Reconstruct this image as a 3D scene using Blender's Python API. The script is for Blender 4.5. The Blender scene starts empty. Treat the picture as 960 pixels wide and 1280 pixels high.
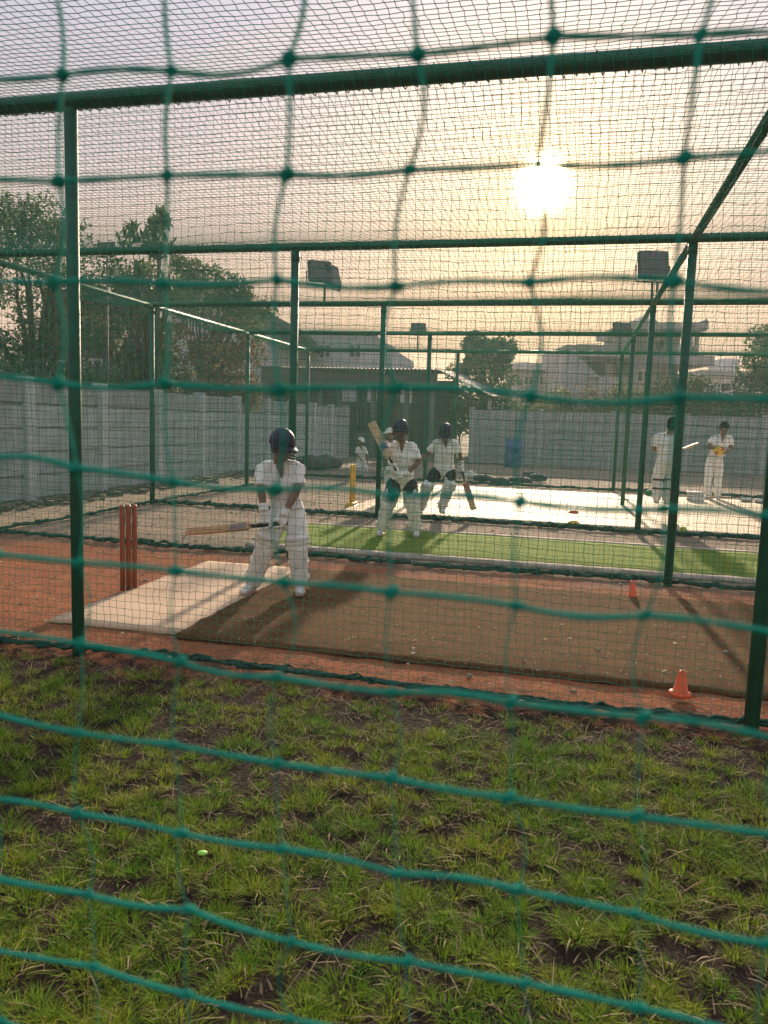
import bpy, bmesh, math, random
import numpy as np
from mathutils import Vector, Matrix

rng = np.random.default_rng(7)
random.seed(7)
SC = bpy.context.scene
COL = SC.collection

# ------------------------------------------------------------------ camera
H, PITCH, ROLL, FPX = 1.45, .1165, .0315, 972.6          # fitted to the cage posts of the photograph (960 x 1280 px)
cd = bpy.data.cameras.new('camera')
cd.sensor_fit = 'VERTICAL'; cd.sensor_height = 24.0; cd.lens = FPX / 1280 * 24.0
cd.clip_start = .02; cd.clip_end = 3000
cd.dof.use_dof = True; cd.dof.focus_distance = 8.0; cd.dof.aperture_fstop = 4.6
cam = bpy.data.objects.new('camera', cd); COL.objects.link(cam)
_F = Vector((0, math.cos(PITCH), -math.sin(PITCH))); _U = Vector((0, math.sin(PITCH), math.cos(PITCH))); _R = Vector((1, 0, 0))
_c, _s = math.cos(ROLL), math.sin(ROLL)
_r = _R * _c + _U * _s; _u = _R * -_s + _U * _c; _b = -_F
cam.matrix_world = Matrix(((_r.x, _u.x, _b.x, 0), (_r.y, _u.y, _b.y, 0), (_r.z, _u.z, _b.z, H), (0, 0, 0, 1)))
SC.camera = cam

# ------------------------------------------------------------------ sky, sun, exposure
SUN_EL, SUN_AZ = math.radians(16.2), math.radians(10.4)      # azimuth to the right of +Y
SUN = Vector((math.sin(SUN_AZ) * math.cos(SUN_EL), math.cos(SUN_AZ) * math.cos(SUN_EL), math.sin(SUN_EL)))
W = bpy.data.worlds.new('World'); SC.world = W; W.use_nodes = True
nt = W.node_tree; N = nt.nodes; LK = nt.links; N.clear()
wo = N.new('ShaderNodeOutputWorld'); bg = N.new('ShaderNodeBackground'); LK.new(bg.outputs[0], wo.inputs[0])
sky = N.new('ShaderNodeTexSky'); sky.sky_type = 'NISHITA'; sky.sun_disc = False
sky.sun_elevation = SUN_EL; sky.sun_rotation = SUN_AZ; sky.dust_density = 6.0; sky.air_density = 1.0; sky.ozone_density = 1.0
tc = N.new('ShaderNodeTexCoord')
nrm = N.new('ShaderNodeVectorMath'); nrm.operation = 'NORMALIZE'; LK.new(tc.outputs['Generated'], nrm.inputs[0])
sep = N.new('ShaderNodeSeparateXYZ'); LK.new(nrm.outputs[0], sep.inputs[0])
hz = N.new('ShaderNodeValToRGB'); LK.new(sep.outputs['Z'], hz.inputs[0])
e = hz.color_ramp.elements                                   # evening dust haze: pink low down, lilac grey higher up, zenith brightened as added fill
e[0].position = 0.0; e[0].color = (1.62, 1.02, .72, 1)
e[1].position = 1.0; e[1].color = (1.20, 1.32, 1.68, 1)
for p, c in ((.12, (1.48, .98, .74, 1)), (.28, (1.08, .94, .95, 1)), (.45, (.90, .94, 1.17, 1))):
    k = e.new(p); k.color = c
nk = N.new('ShaderNodeMix'); nk.data_type = 'RGBA'; nk.inputs[0].default_value = .985
LK.new(sky.outputs[0], nk.inputs[6])
LK.new(hz.outputs[0], nk.inputs[7])
dot = N.new('ShaderNodeVectorMath'); dot.operation = 'DOT_PRODUCT'; LK.new(nrm.outputs[0], dot.inputs[0]); dot.inputs[1].default_value = SUN
ac = N.new('ShaderNodeMath'); ac.operation = 'ARCCOSINE'; ac.use_clamp = False
mn = N.new('ShaderNodeMath'); mn.operation = 'MINIMUM'; mn.inputs[1].default_value = .999999; LK.new(dot.outputs['Value'], mn.inputs[0]); LK.new(mn.outputs[0], ac.inputs[0])
def aureole(width, amp, power=1.0):                          # light scattered forward by the dust round the sun
    d = N.new('ShaderNodeMath'); d.operation = 'DIVIDE'; LK.new(ac.outputs[0], d.inputs[0]); d.inputs[1].default_value = width
    q = N.new('ShaderNodeMath'); q.operation = 'POWER'; LK.new(d.outputs[0], q.inputs[0]); q.inputs[1].default_value = power
    m = N.new('ShaderNodeMath'); m.operation = 'MULTIPLY'; m.inputs[1].default_value = -1; LK.new(q.outputs[0], m.inputs[0])
    x = N.new('ShaderNodeMath'); x.operation = 'EXPONENT'; LK.new(m.outputs[0], x.inputs[0])
    s = N.new('ShaderNodeMix'); s.data_type = 'RGBA'; s.blend_type = 'MIX'; s.inputs[6].default_value = (0, 0, 0, 1); s.inputs[7].default_value = amp
    LK.new(x.outputs[0], s.inputs[0]); return s.outputs[2]
def add(a, b):
    m = N.new('ShaderNodeMix'); m.data_type = 'RGBA'; m.blend_type = 'ADD'; m.inputs[0].default_value = 1; m.clamp_result = False
    LK.new(a, m.inputs[6]); LK.new(b, m.inputs[7]); return m.outputs[2]
tot = add(nk.outputs[2], aureole(.24, (.70, .36, -.02, 1), 1.5))
tot = add(tot, aureole(.050, (2.8, 1.15, .0, 1)))
tot = add(tot, aureole(.0158, (300, 240, 140, 1), 2.0))
LK.new(tot, bg.inputs[0]); bg.inputs[1].default_value = .15

sl = bpy.data.lights.new('sun', 'SUN'); sl.energy = 2.7; sl.angle = math.radians(1.6); sl.color = (1.0, .80, .58)
so = bpy.data.objects.new('sun', sl); COL.objects.link(so)
so.rotation_euler = (-SUN).to_track_quat('-Z', 'Y').to_euler(); so.location = (0, 0, 20)
SC.view_settings.view_transform = 'Standard'; SC.view_settings.look = 'None'; SC.view_settings.gamma = 1
SC.view_settings.exposure = 2.0; SC.view_settings.use_curve_mapping = False
SC.cycles.use_denoising = True
SC.cycles.max_bounces = 8; SC.cycles.transparent_max_bounces = 12

# ------------------------------------------------------------------ pixel and cage coordinates
def ray(px, py):
    X, Y = px - 480, py - 640
    X, Y = _c * X + _s * Y, -_s * X + _c * Y
    x, u = X / FPX, -Y / FPX
    return Vector((x, math.cos(PITCH) + u * math.sin(PITCH), -math.sin(PITCH) + u * math.cos(PITCH)))
def gnd(px, py, z=0.0):
    r = ray(px, py); return Vector((0, 0, H)) + r * ((z - H) / r.z)
def at(px, py, d):                                           # the point on a pixel's ray at world depth y = d
    r = ray(px, py); return Vector((0, 0, H)) + r * (d / r.y)
CA = .2371; CO = Vector((-1.8207, 4.5723, 0))
CU = Vector((math.cos(CA), -math.sin(CA), 0)); CV = Vector((math.sin(CA), math.cos(CA), 0))
def C(s, t, z=0.0): return CO + CU * s + CV * t + Vector((0, 0, z))
def cage(p): q = p - CO; return q.dot(CU), q.dot(CV)
ROTC = -CA                                                   # z rotation that turns +X into the lane direction
DIV = [0, 3.6115, 7.339, 11.089, 14.802]; TS = [-3.7856, 0, 3.7656, 7.53]; HC = 3.146; NEAR_T = -3.64

# ------------------------------------------------------------------ materials
MATS = {}
def mat(name, col, rough=.7, col2=None, nscale=4.0, bump=0.0, bscale=40.0, metal=0.0, island=0.0, trans=0.0, spec=.5, detail=6.0, mid=(.38, .66), sheen=0.0, stretch=None):
    if name in MATS: return MATS[name]
    m = bpy.data.materials.new(name); m.use_nodes = True; t = m.node_tree; n = t.nodes; l = t.links
    b = n['Principled BSDF']; b.inputs['Roughness'].default_value = rough; b.inputs['Metallic'].default_value = metal
    b.inputs['Specular IOR Level'].default_value = spec
    if sheen: b.inputs['Sheen Weight'].default_value = sheen; b.inputs['Sheen Roughness'].default_value = .4
    c = (*col, 1); out = None
    co = n.new('ShaderNodeTexCoord'); vec = co.outputs['Object']
    if stretch:
        mp = n.new('ShaderNodeMapping'); mp.inputs['Scale'].default_value = stretch; l.new(vec, mp.inputs[0]); vec = mp.outputs[0]
    if col2:
        nz = n.new('ShaderNodeTexNoise'); nz.inputs['Scale'].default_value = nscale; nz.inputs['Detail'].default_value = detail; nz.inputs['Roughness'].default_value = .65
        l.new(vec, nz.inputs['Vector'])
        r = n.new('ShaderNodeMapRange'); r.inputs[1].default_value = mid[0]; r.inputs[2].default_value = mid[1]; l.new(nz.outputs[0], r.inputs[0])
        mx = n.new('ShaderNodeMix'); mx.data_type = 'RGBA'; mx.inputs[6].default_value = c; mx.inputs[7].default_value = (*col2, 1); l.new(r.outputs[0], mx.inputs[0]); out = mx.outputs[2]
    if island:
        g = n.new('ShaderNodeNewGeometry'); hs = n.new('ShaderNodeHueSaturation')
        r = n.new('ShaderNodeMapRange'); r.inputs[3].default_value = 1 - island; r.inputs[4].default_value = 1 + island; l.new(g.outputs['Random Per Island'], r.inputs[0]); l.new(r.outputs[0], hs.inputs['Value'])
        r2 = n.new('ShaderNodeMapRange'); r2.inputs[3].default_value = .5 - island * .06; r2.inputs[4].default_value = .5 + island * .05
        mm = n.new('ShaderNodeMath'); mm.operation = 'FRACT'; m2 = n.new('ShaderNodeMath'); m2.operation = 'MULTIPLY'; m2.inputs[1].default_value = 7.3
        l.new(g.outputs['Random Per Island'], m2.inputs[0]); l.new(m2.outputs[0], mm.inputs[0]); l.new(mm.outputs[0], r2.inputs[0]); l.new(r2.outputs[0], hs.inputs['Hue'])
        if out: l.new(out, hs.inputs['Color'])
        else: hs.inputs['Color'].default_value = c
        out = hs.outputs[0]
    if out: l.new(out, b.inputs['Base Color'])
    else: b.inputs['Base Color'].default_value = c
    if bump:
        nb = n.new('ShaderNodeTexNoise'); nb.inputs['Scale'].default_value = bscale; nb.inputs['Detail'].default_value = 5; l.new(vec, nb.inputs['Vector'])
        bp = n.new('ShaderNodeBump'); bp.inputs['Strength'].default_value = bump; bp.inputs['Distance'].default_value = .02; l.new(nb.outputs[0], bp.inputs['Height']); l.new(bp.outputs[0], b.inputs['Normal'])
    if trans:
        tr = n.new('ShaderNodeBsdfTranslucent'); ms = n.new('ShaderNodeMixShader'); ms.inputs[0].default_value = trans
        if out: l.new(out, tr.inputs[0])
        else: tr.inputs[0].default_value = c
        l.new(b.outputs[0], ms.inputs[1]); l.new(tr.outputs[0], ms.inputs[2]); l.new(ms.outputs[0], n['Material Output'].inputs[0])
    MATS[name] = m; return m

M_steel = mat('green_paint', (.007, .125, .066), .55, (.012, .08, .05), 9, .15, 60, spec=.3)
M_net = mat('green_twine', (.012, .235, .150), .85, trans=.05, spec=.15)
M_near = mat('green_braided_twine', (.008, .38, .25), .8, (.025, .55, .37), 900, .6, 2500, trans=.10, spec=.2)
M_white = mat('white_cloth', (.86, .84, .80), .85, (.74, .71, .66), 7, .5, 16, sheen=.3)
M_pad = mat('white_pad', (.78, .76, .70), .7, (.60, .57, .50), 12, .25, 40)
M_skin = mat('brown_skin', (.21, .105, .060), .5, (.16, .078, .044), 14)
M_dark = mat('black_cloth', (.018, .018, .020), .8, (.03, .03, .03), 20)
M_helm = mat('navy_helmet', (.016, .018, .045), .5, spec=.35)
M_hair = mat('black_hair', (.012, .010, .009), .95, bump=.6, bscale=120, spec=.08)
M_wood = mat('willow_wood', (.64, .48, .30), .5, (.55, .38, .22), 30, stretch=(6, 6, .6))
M_grip = mat('black_rubber', (.015, .015, .016), .7, bump=.3, bscale=300)
M_stump = mat('red_brown_wood', (.33, .085, .035), .45, (.22, .05, .02), 26, stretch=(6, 6, .5))
M_yellow = mat('yellow_plastic', (.80, .48, .015), .4, (.65, .38, .02), 15)
M_orange = mat('orange_plastic', (.90, .13, .025), .5, (.78, .10, .02), 20, trans=.15)
M_shoe = mat('white_shoe', (.70, .70, .68), .5, (.5, .48, .44), 25)
M_eye = mat('dark_eye', (.01, .008, .006), .2)
M_conc = mat('grey_concrete', (.47, .51, .50), .9, (.33, .36, .355), 2.2, .35, 26)
M_stain = mat('stained_concrete', (.24, .245, .24), .9, (.42, .43, .43), 5, .3, 26, stretch=(2.5, 1, .35))
M_post = mat('pale_concrete', (.56, .59, .57), .9, (.42, .44, .43), 3, .3, 30)
M_bldg = mat('weathered_plaster', (.44, .43, .42), .9, (.30, .29, .28), .6, .1, 10)
M_bldgw = mat('whitewashed_plaster', (.62, .62, .62), .9, (.48, .48, .47), .8, .1, 10)
M_glass = mat('window_dark', (.03, .035, .04), .15)
M_roofm = mat('sheet_roof', (.055, .062, .058), .7, (.035, .04, .037), 1.5)
M_bark = mat('tree_bark', (.09, .065, .045), .9, (.05, .035, .025), 9, .6, 30)
M_metal = mat('lamp_grey', (.085, .09, .085), .6, (.06, .062, .06), 8)
M_lampg = mat('lamp_lens', (.12, .125, .12), .45)
M_bag = mat('black_bag', (.022, .024, .026), .7, (.05, .05, .055), 6, .3, 30)
M_blue = mat('blue_plastic', (.02, .09, .26), .45)

# ------------------------------------------------------------------ mesh helpers
def mesh(name, V, Fc, m, smooth=True):
    me = bpy.data.meshes.new(name)
    me.from_pydata([tuple(v) for v in V] if not isinstance(V, np.ndarray) else V.tolist(), [], Fc if not isinstance(Fc, np.ndarray) else Fc.tolist())
    me.materials.append(m)
    if smooth: me.polygons.foreach_set('use_smooth', [True] * len(me.polygons))
    me.update(); return me
def ob(name, me, parent=None, loc=None, rot=None):
    o = bpy.data.objects.new(name, me); COL.objects.link(o)
    if loc is not None: o.location = loc
    if rot is not None: o.rotation_euler = rot
    if parent is not None: o.parent = parent
    return o
def empty(name, label, cat, loc=(0, 0, 0), group=None, rz=0.0):
    o = bpy.data.objects.new(name, None); COL.objects.link(o); o.location = loc; o.rotation_euler = (0, 0, rz); o.empty_display_size = .1
    tag(o, label, cat, group); return o
def tag(o, label, cat=None, group=None, kind=None):
    o['label'] = label
    if cat: o['category'] = cat
    if group: o['group'] = group
    if kind: o['kind'] = kind
    return o
def wpart(name, me, parent, bevel=0):                        # a part whose mesh is given in world coordinates
    o = bpy.data.objects.new(name, me); COL.objects.link(o); o.parent = parent
    if isinstance(parent.parent, bpy.types.Object): base = parent.parent.matrix_basis @ parent.matrix_basis
    else: base = parent.matrix_basis
    me.transform(base.inverted()); return o
class MB:
    """collects shapes into one mesh"""
    def __init__(s): s.V = []; s.F = []
    def box(s, lo, hi, M=None):
        b = len(s.V); x0, y0, z0 = lo; x1, y1, z1 = hi
        for p in ((x0, y0, z0), (x1, y0, z0), (x1, y1, z0), (x0, y1, z0), (x0, y0, z1), (x1, y0, z1), (x1, y1, z1), (x0, y1, z1)):
            p = Vector(p); s.V.append(M @ p if M else p)
        s.F += [tuple(b + i for i in f) for f in ((0, 3, 2, 1), (4, 5, 6, 7), (0, 1, 5, 4), (1, 2, 6, 5), (2, 3, 7, 6), (3, 0, 4, 7))]
        return s
    def loft(s, P, R, seg=12, side=None, cap=True, roundcap=True):
        """rings of radius r, or (rx, ry) with rx along `side`, through the points"""
        P = [Vector(p) for p in P]; R = [(r, r) if not isinstance(r, (tuple, list)) else r for r in R]
        T = [(P[min(i + 1, len(P) - 1)] - P[max(i - 1, 0)]).normalized() for i in range(len(P))]
        if cap and roundcap:
            P0, R0, T0 = P[:], R[:], T[:]
            a = min(R0[0]); z = min(R0[-1])
            P = [P0[0] - T0[0] * a * .85, P0[0] - T0[0] * a * .55] + P0 + [P0[-1] + T0[-1] * z * .55, P0[-1] + T0[-1] * z * .85]
            R = [(R0[0][0] * .35, R0[0][1] * .35), (R0[0][0] * .8, R0[0][1] * .8)] + R0 + [(R0[-1][0] * .8, R0[-1][1] * .8), (R0[-1][0] * .35, R0[-1][1] * .35)]
            T = [T0[0]] * 2 + T0 + [T0[-1]] * 2
        ref = Vector(side) if side is not None else (Vector((1, 0, 0)) if abs(T[0].x) < .8 else Vector((0, 0, 1)))
        b = len(s.V)
        for p, r, t in zip(P, R, T):
            x = ref - t * ref.dot(t)
            x = x.normalized() if x.length > 1e-4 else t.orthogonal().normalized()
            if side is None: ref = x
            y = t.cross(x)
            for k in range(seg):
                a = 2 * math.pi * k / seg; s.V.append(p + x * (r[0] * math.cos(a)) + y * (r[1] * math.sin(a)))
        n = len(P)
        for i in range(n - 1):
            for k in range(seg):
                k2 = (k + 1) % seg
                s.F.append((b + i * seg + k, b + i * seg + k2, b + (i + 1) * seg + k2, b + (i + 1) * seg + k))
        if cap:
            s.F.append(tuple(b + k for k in range(seg))[::-1]); s.F.append(tuple(b + (n - 1) * seg + k for k in range(seg)))
        return s
    def tube(s, P, r, seg=8): return s.loft(P, [r] * len(P), seg, None, True, False)
    def ell(s, c, r, M=None, nu=14, nv=9, v0=0.0, v1=math.pi):
        b = len(s.V); c = Vector(c)
        for j in range(nv + 1):
            v = v0 + (v1 - v0) * j / nv
            for i in range(nu):
                u = 2 * math.pi * i / nu
                p = Vector((r[0] * math.sin(v) * math.cos(u), r[1] * math.sin(v) * math.sin(u), r[2] * math.cos(v)))
                s.V.append(c + (M @ p if M else p))
        for j in range(nv):
            for i in range(nu):
                i2 = (i + 1) % nu; s.F.append((b + j * nu + i, b + (j + 1) * nu + i, b + (j + 1) * nu + i2, b + j * nu + i2))
        return s
    def mesh(s, name, m, smooth=True): return mesh(name, s.V, s.F, m, smooth)
_tx = bpy.data.textures.new('cloth_folds', 'CLOUDS'); _tx.noise_scale = .08; _tx.noise_depth = 2
def folds(o, k=.032):
    m = o.modifiers.new('folds', 'DISPLACE'); m.texture = _tx; m.strength = k; m.mid_level = .45; m.texture_coords = 'GLOBAL'; return o
def bev(o, w=.006, seg=2):
    m = o.modifiers.new('bevel', 'BEVEL'); m.width = w; m.segments = seg; m.limit_method = 'ANGLE'; return o
def remesh(o, vox, it=4, fac=.5):
    m = o.modifiers.new('remesh', 'REMESH'); m.mode = 'VOXEL'; m.voxel_size = vox; m.use_smooth_shade = True
    if it:
        k = o.modifiers.new('smooth', 'SMOOTH'); k.factor = fac; k.iterations = it
    return o
def noise2(x, y, seed, f=1.0, octv=4):
    r = np.random.default_rng(seed); v = np.zeros_like(x, dtype=float); a = 1.0
    for o in range(octv):
        for _ in range(4):
            th = r.uniform(0, 2 * math.pi); k = f * (2 ** o) * r.uniform(.7, 1.4); ph = r.uniform(0, 6.28)
            v += a * np.sin(k * (x * math.cos(th) + y * math.sin(th)) + ph)
        a *= .55
    return v / 5.0

# ------------------------------------------------------------------ ground
def axis(near0, near1, step, far):
    a = list(np.arange(near0, near1 + 1e-6, step)); d = step; x = near1
    while x < far: d *= 1.35; x += d; a.append(x)
    d = step; x = near0; l = []
    while x > -far: d *= 1.35; x -= d; l.append(x)
    return np.array(l[::-1] + a)
gx = axis(-5.5, 6.5, .06, 1500); gy = axis(.6, 14, .06, 1500)
X, Y = np.meshgrid(gx, gy); q = np.stack([X - CO.x, Y - CO.y], -1)
S_ = q @ np.array([CU.x, CU.y]); T_ = q @ np.array([CV.x, CV.y])
rough = noise2(X, Y, 3, 9, 4)
Z = np.where((np.abs(X) < 60) & (np.abs(Y) < 60), -.012 + .009 * np.clip(rough, -1.2, 1.2), -.012)
lawn = np.clip((-.05 - T_) / .2, 0, 1) * (Y < 12)
Z = Z + lawn * (.012 * np.clip(noise2(X, Y, 5, 14, 3), -1, 1) - .012)
V = np.stack([X, Y, Z], -1).reshape(-1, 3); nx, ny = len(gx), len(gy)
i = np.arange((ny - 1) * (nx - 1)); r_, c_ = i // (nx - 1), i % (nx - 1); a0 = r_ * nx + c_
me = mesh('ground', V, np.stack([a0, a0 + 1, a0 + nx + 1, a0 + nx], -1), MATS['grey_concrete'])
gm = bpy.data.materials.new('bare_earth'); gm.use_nodes = True; t = gm.node_tree; n = t.nodes; l = t.links; b = n['Principled BSDF']; b.inputs['Roughness'].default_value = .95; b.inputs['Specular IOR Level'].default_value = .08
co = n.new('ShaderNodeTexCoord'); mp = n.new('ShaderNodeMapping'); mp.vector_type = 'POINT'
mp.inputs['Rotation'].default_value = (0, 0, CA); _o = -(Matrix.Rotation(CA, 3, 'Z') @ CO); mp.inputs['Location'].default_value = _o
l.new(co.outputs['Object'], mp.inputs[0]); sp = n.new('ShaderNodeSeparateXYZ'); l.new(mp.outputs[0], sp.inputs[0])
def nz(scale, det=6, lo=.35, hi=.65):
    x = n.new('ShaderNodeTexNoise'); x.inputs['Scale'].default_value = scale; x.inputs['Detail'].default_value = det; x.inputs['Roughness'].default_value = .68; l.new(co.outputs['Object'], x.inputs['Vector'])
    r = n.new('ShaderNodeMapRange'); r.inputs[1].default_value = lo; r.inputs[2].default_value = hi; l.new(x.outputs[0], r.inputs[0]); return r.outputs[0]
def mixc(f, a, c2):
    m = n.new('ShaderNodeMix'); m.data_type = 'RGBA'
    if isinstance(f, float): m.inputs[0].default_value = f
    else: l.new(f, m.inputs[0])
    for k, v in ((6, a), (7, c2)):
        if isinstance(v, tuple): m.inputs[k].default_value = (*v, 1)
        else: l.new(v, m.inputs[k])
    return m.outputs[2]
def ramp(sock, a, c2, wob=None):
    if wob:
        ad = n.new('ShaderNodeMath'); ad.operation = 'MULTIPLY_ADD'; l.new(wob, ad.inputs[0]); ad.inputs[1].default_value = .5; l.new(sock, ad.inputs[2]); sock = ad.outputs[0]
    r = n.new('ShaderNodeMapRange'); r.inputs[1].default_value = a; r.inputs[2].default_value = c2; l.new(sock, r.inputs[0]); return r.outputs[0]
w1 = nz(1.3); red = mixc(nz(7), (.37, .118, .045), (.20, .070, .034)); red = mixc(nz(45, 4, .5, .76), red, (.42, .22, .13))
dirt = mixc(nz(2.5), (.28, .19, .125), (.19, .15, .11)); dirt = mixc(nz(38, 4, .52, .72), dirt, (.42, .34, .26))
moist = mixc(nz(6), (.020, .013, .010), (.042, .027, .019)); moist = mixc(nz(70, 3, .55, .75), moist, (.09, .065, .048))
g1 = mixc(ramp(sp.outputs['Y'], 3.4, 4.2, w1), red, dirt)
g2 = mixc(ramp(sp.outputs['Y'], .08, .42, nz(9)), moist, g1)
l.new(g2, b.inputs['Base Color'])
bn = n.new('ShaderNodeTexNoise'); bn.inputs['Scale'].default_value = 45; bn.inputs['Detail'].default_value = 6; l.new(co.outputs['Object'], bn.inputs['Vector'])
bp = n.new('ShaderNodeBump'); bp.inputs['Strength'].default_value = .7; bp.inputs['Distance'].default_value = .03; l.new(bn.outputs[0], bp.inputs['Height']); l.new(bp.outputs[0], b.inputs['Normal'])
me.materials.clear(); me.materials.append(gm)
g = ob('ground', me); tag(g, 'bare red and brown earth of the practice ground', kind='structure')

# lane surfaces, each a sheet of its own lying on the earth
def lane_sheet(name, s0, s1, t0, t1, z0, z1, m, ns=40, nt_=12, wob=.012, ripple=.004, seed=0):
    r = np.random.default_rng(seed); V = []; F = []
    for j in range(nt_ + 1):
        for i_ in range(ns + 1):
            s = s0 + (s1 - s0) * i_ / ns; tt = t0 + (t1 - t0) * j / nt_
            if i_ in (0, ns): s += r.normal(0, wob)
            if j in (0, nt_): tt += r.normal(0, wob)
            V.append(C(s, tt, z1 + r.uniform(0, ripple)))
    n0 = len(V); V += [Vector((v.x, v.y, z0)) for v in V]
    w = ns + 1
    for j in range(nt_):
        for i_ in range(ns):
            a = j * w + i_; F.append((a, a + 1, a + w + 1, a + w))
    E = [j for j in range(w)] + [j * w + ns for j in range(1, nt_ + 1)] + [nt_ * w + k for k in range(ns - 1, -1, -1)] + [j * w for j in range(nt_ - 1, 0, -1)]
    for k in range(len(E)): a, b_ = E[k], E[(k + 1) % len(E)]; F.append((b_, a, a + n0, b_ + n0))
    return mesh(name, V, F, m)
M_coir = mat('brown_coir', (.195, .100, .040), .95, (.095, .049, .021), 7, 1.0, 110, mid=(.25, .75), detail=14, spec=.06)
M_cream = mat('cream_mat', (.66, .45, .285), .8, (.52, .335, .205), 2.5, .3, 60, detail=9)
M_turf = mat('green_turf', (.15, .235, .025), .95, (.21, .26, .038), 5, .8, 260, spec=.1)
M_slab = mat('pale_cement', (.60, .44, .27), .7, (.47, .345, .22), 1.1, .1, 25, detail=9, spec=.25)
o = ob('coir_mat', lane_sheet('coir_mat', .36, 9.5, .50, 2.98, -.005, .012, M_coir, 110, 30, .008, .008, 1)); tag(o, 'brown coir matting strip laid along the nearest lane', 'mat')
o = ob('crease_mat', lane_sheet('crease_mat', -.62, .352, .56, 2.98, -.005, .016, M_cream, 16, 24, .008, .003, 2)); tag(o, 'cream rectangular crease mat beside the red brown stumps', 'mat')
o = ob('turf_strip', lane_sheet('turf_strip', -.7, 10, 4.22, 6.0, -.005, .016, M_turf, 60, 12, .006, .003, 3)); tag(o, 'green artificial turf strip in the second lane', 'turf')
M_line = mat('white_edging', (.48, .41, .34), .95, (.28, .225, .175), 6, spec=.06)
o = ob('kerb', lane_sheet('kerb', -.7, 10, 4.05, 4.215, -.005, .024, M_line, 80, 2, .008, .004, 4)); tag(o, 'pale cement edging along the near side of the turf', kind='structure')
o = ob('kerb', lane_sheet('kerb', -.7, 10, 6.005, 6.12, -.005, .024, M_line, 80, 2, .008, .004, 5)); tag(o, 'pale cement edging along the far side of the turf', kind='structure')
o = ob('pavement', lane_sheet('pavement', -.7, 12, 7.62, 13.6, -.005, .026, M_slab, 50, 24, .01, .003, 6)); tag(o, 'pale cement slab of the far lanes', kind='structure')

# stones and litter on the bare earth
def rubble(name, label, pts, m, lo, hi, seed, kind='stuff'):
    r = np.random.default_rng(seed); V = []; F = []
    for p in pts:
        k = r.uniform(lo, hi); b0 = len(V); n_ = 6
        for z, rr in ((-.3, .9), (.35, .75)):
            for i_ in range(n_):
                a = 2 * math.pi * (i_ + r.uniform(-.2, .2)) / n_; q_ = rr * r.uniform(.7, 1.15)
                V.append((p[0] + k * q_ * math.cos(a), p[1] + k * .8 * q_ * math.sin(a), p[2] + k * z * r.uniform(.8, 1.2)))
        for i_ in range(n_): F.append((b0 + i_, b0 + (i_ + 1) % n_, b0 + n_ + (i_ + 1) % n_, b0 + n_ + i_))
        F.append(tuple(b0 + n_ + i_ for i_ in range(n_)))
    o = ob(name, mesh(name, V, F, m, False)); tag(o, label, kind=kind); return o
M_stone = mat('pale_stone', (.36, .29, .23), .9, (.20, .16, .12), 8, island=.5)
pts = []
for _ in range(900):
    s, tt = rng.uniform(-5.3, 9), rng.uniform(0, 7.3)
    if (tt > .45 and tt < 3.05 and s > -.7) or (4 < tt < 6.2 and s > -.8): continue
    pts.append(C(s, tt, -.002))
for _ in range(500): pts.append(C(rng.uniform(-5.4, -1), rng.uniform(3.5, 15), -.002))
rubble('gravel', 'loose stones scattered over the bare earth', pts, M_stone, .005, .022, 11)
M_clod = mat('earth_clod', (.14, .10, .07), .95, (.09, .07, .05), 6)
pts = [C(-5.35 + abs(rng.normal(0, .22)), rng.uniform(4, 16), rng.uniform(-.01, .04)) for _ in range(420)]
rubble('earth_bank', 'low bank of crumbled earth along the foot of the left wall', pts, M_clod, .03, .11, 12)
M_leafdry = mat('dry_leaf', (.50, .42, .30), .8, island=.4)
V = []; F = []
for _ in range(260):
    s, tt = rng.uniform(-4, 6), rng.uniform(-.1, 3.4); p = C(s, tt, .022); a = rng.uniform(0, 6.28); k = rng.uniform(.008, .028)
    b0 = len(V); d = Vector((math.cos(a), math.sin(a), 0)); e2 = Vector((-d.y, d.x, 0)) * rng.uniform(.3, .6)
    V += [p - d * k, p + e2 * k + Vector((0, 0, .008)), p + d * k, p - e2 * k + Vector((0, 0, .004))]; F.append((b0, b0 + 1, b0 + 2, b0 + 3))
for _ in range(3200):
    s, tt = rng.uniform(.4, 6), rng.uniform(.5, 2.95); p = C(s, tt, .0225); a = rng.uniform(0, 6.28); k = rng.uniform(.004, .011)
    b0 = len(V); d = Vector((math.cos(a), math.sin(a), 0)); e2 = Vector((-d.y, d.x, 0)) * rng.uniform(.15, .5)
    V += [p - d * k, p + e2 * k, p + d * k + Vector((0, 0, .003)), p - e2 * k]; F.append((b0, b0 + 1, b0 + 2, b0 + 3))
o = ob('leaf_litter', mesh('leaf_litter', V, F, M_leafdry, False)); tag(o, 'dry leaf scraps scattered over mat and red earth', kind='stuff')

# ------------------------------------------------------------------ lawn: tufts of grass with bare soil between
def blades(P, Hh, lean, az, wid, curl):
    n_ = len(P); d = np.stack([np.cos(az), np.sin(az), np.zeros(n_)], -1); sd = np.stack([-np.sin(az), np.cos(az), np.zeros(n_)], -1) * wid[:, None]
    up = np.array([0, 0, 1.0]); h1 = Hh * .55
    p1 = P + d * (lean * h1)[:, None] + up * h1[:, None]
    p2 = P + d * (lean * Hh + curl * Hh)[:, None] + up * (Hh * (1 - .35 * curl))[:, None]
    V = np.concatenate([P - sd, P + sd, p1 + sd * .8, p1 - sd * .8, p2], 0)
    k = np.arange(n_); q_ = [tuple(x) for x in np.stack([k, k + n_, k + 2 * n_, k + 3 * n_], -1).tolist()]
    tr = [tuple(x) for x in np.stack([k + 3 * n_, k + 2 * n_, k + 4 * n_], -1).tolist()]
    return V, q_ + tr
M_grass = mat('grass_blade', (.120, .262, .016), .8, (.29, .34, .032), 2.2, island=.7, trans=.40, spec=.12)
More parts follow.
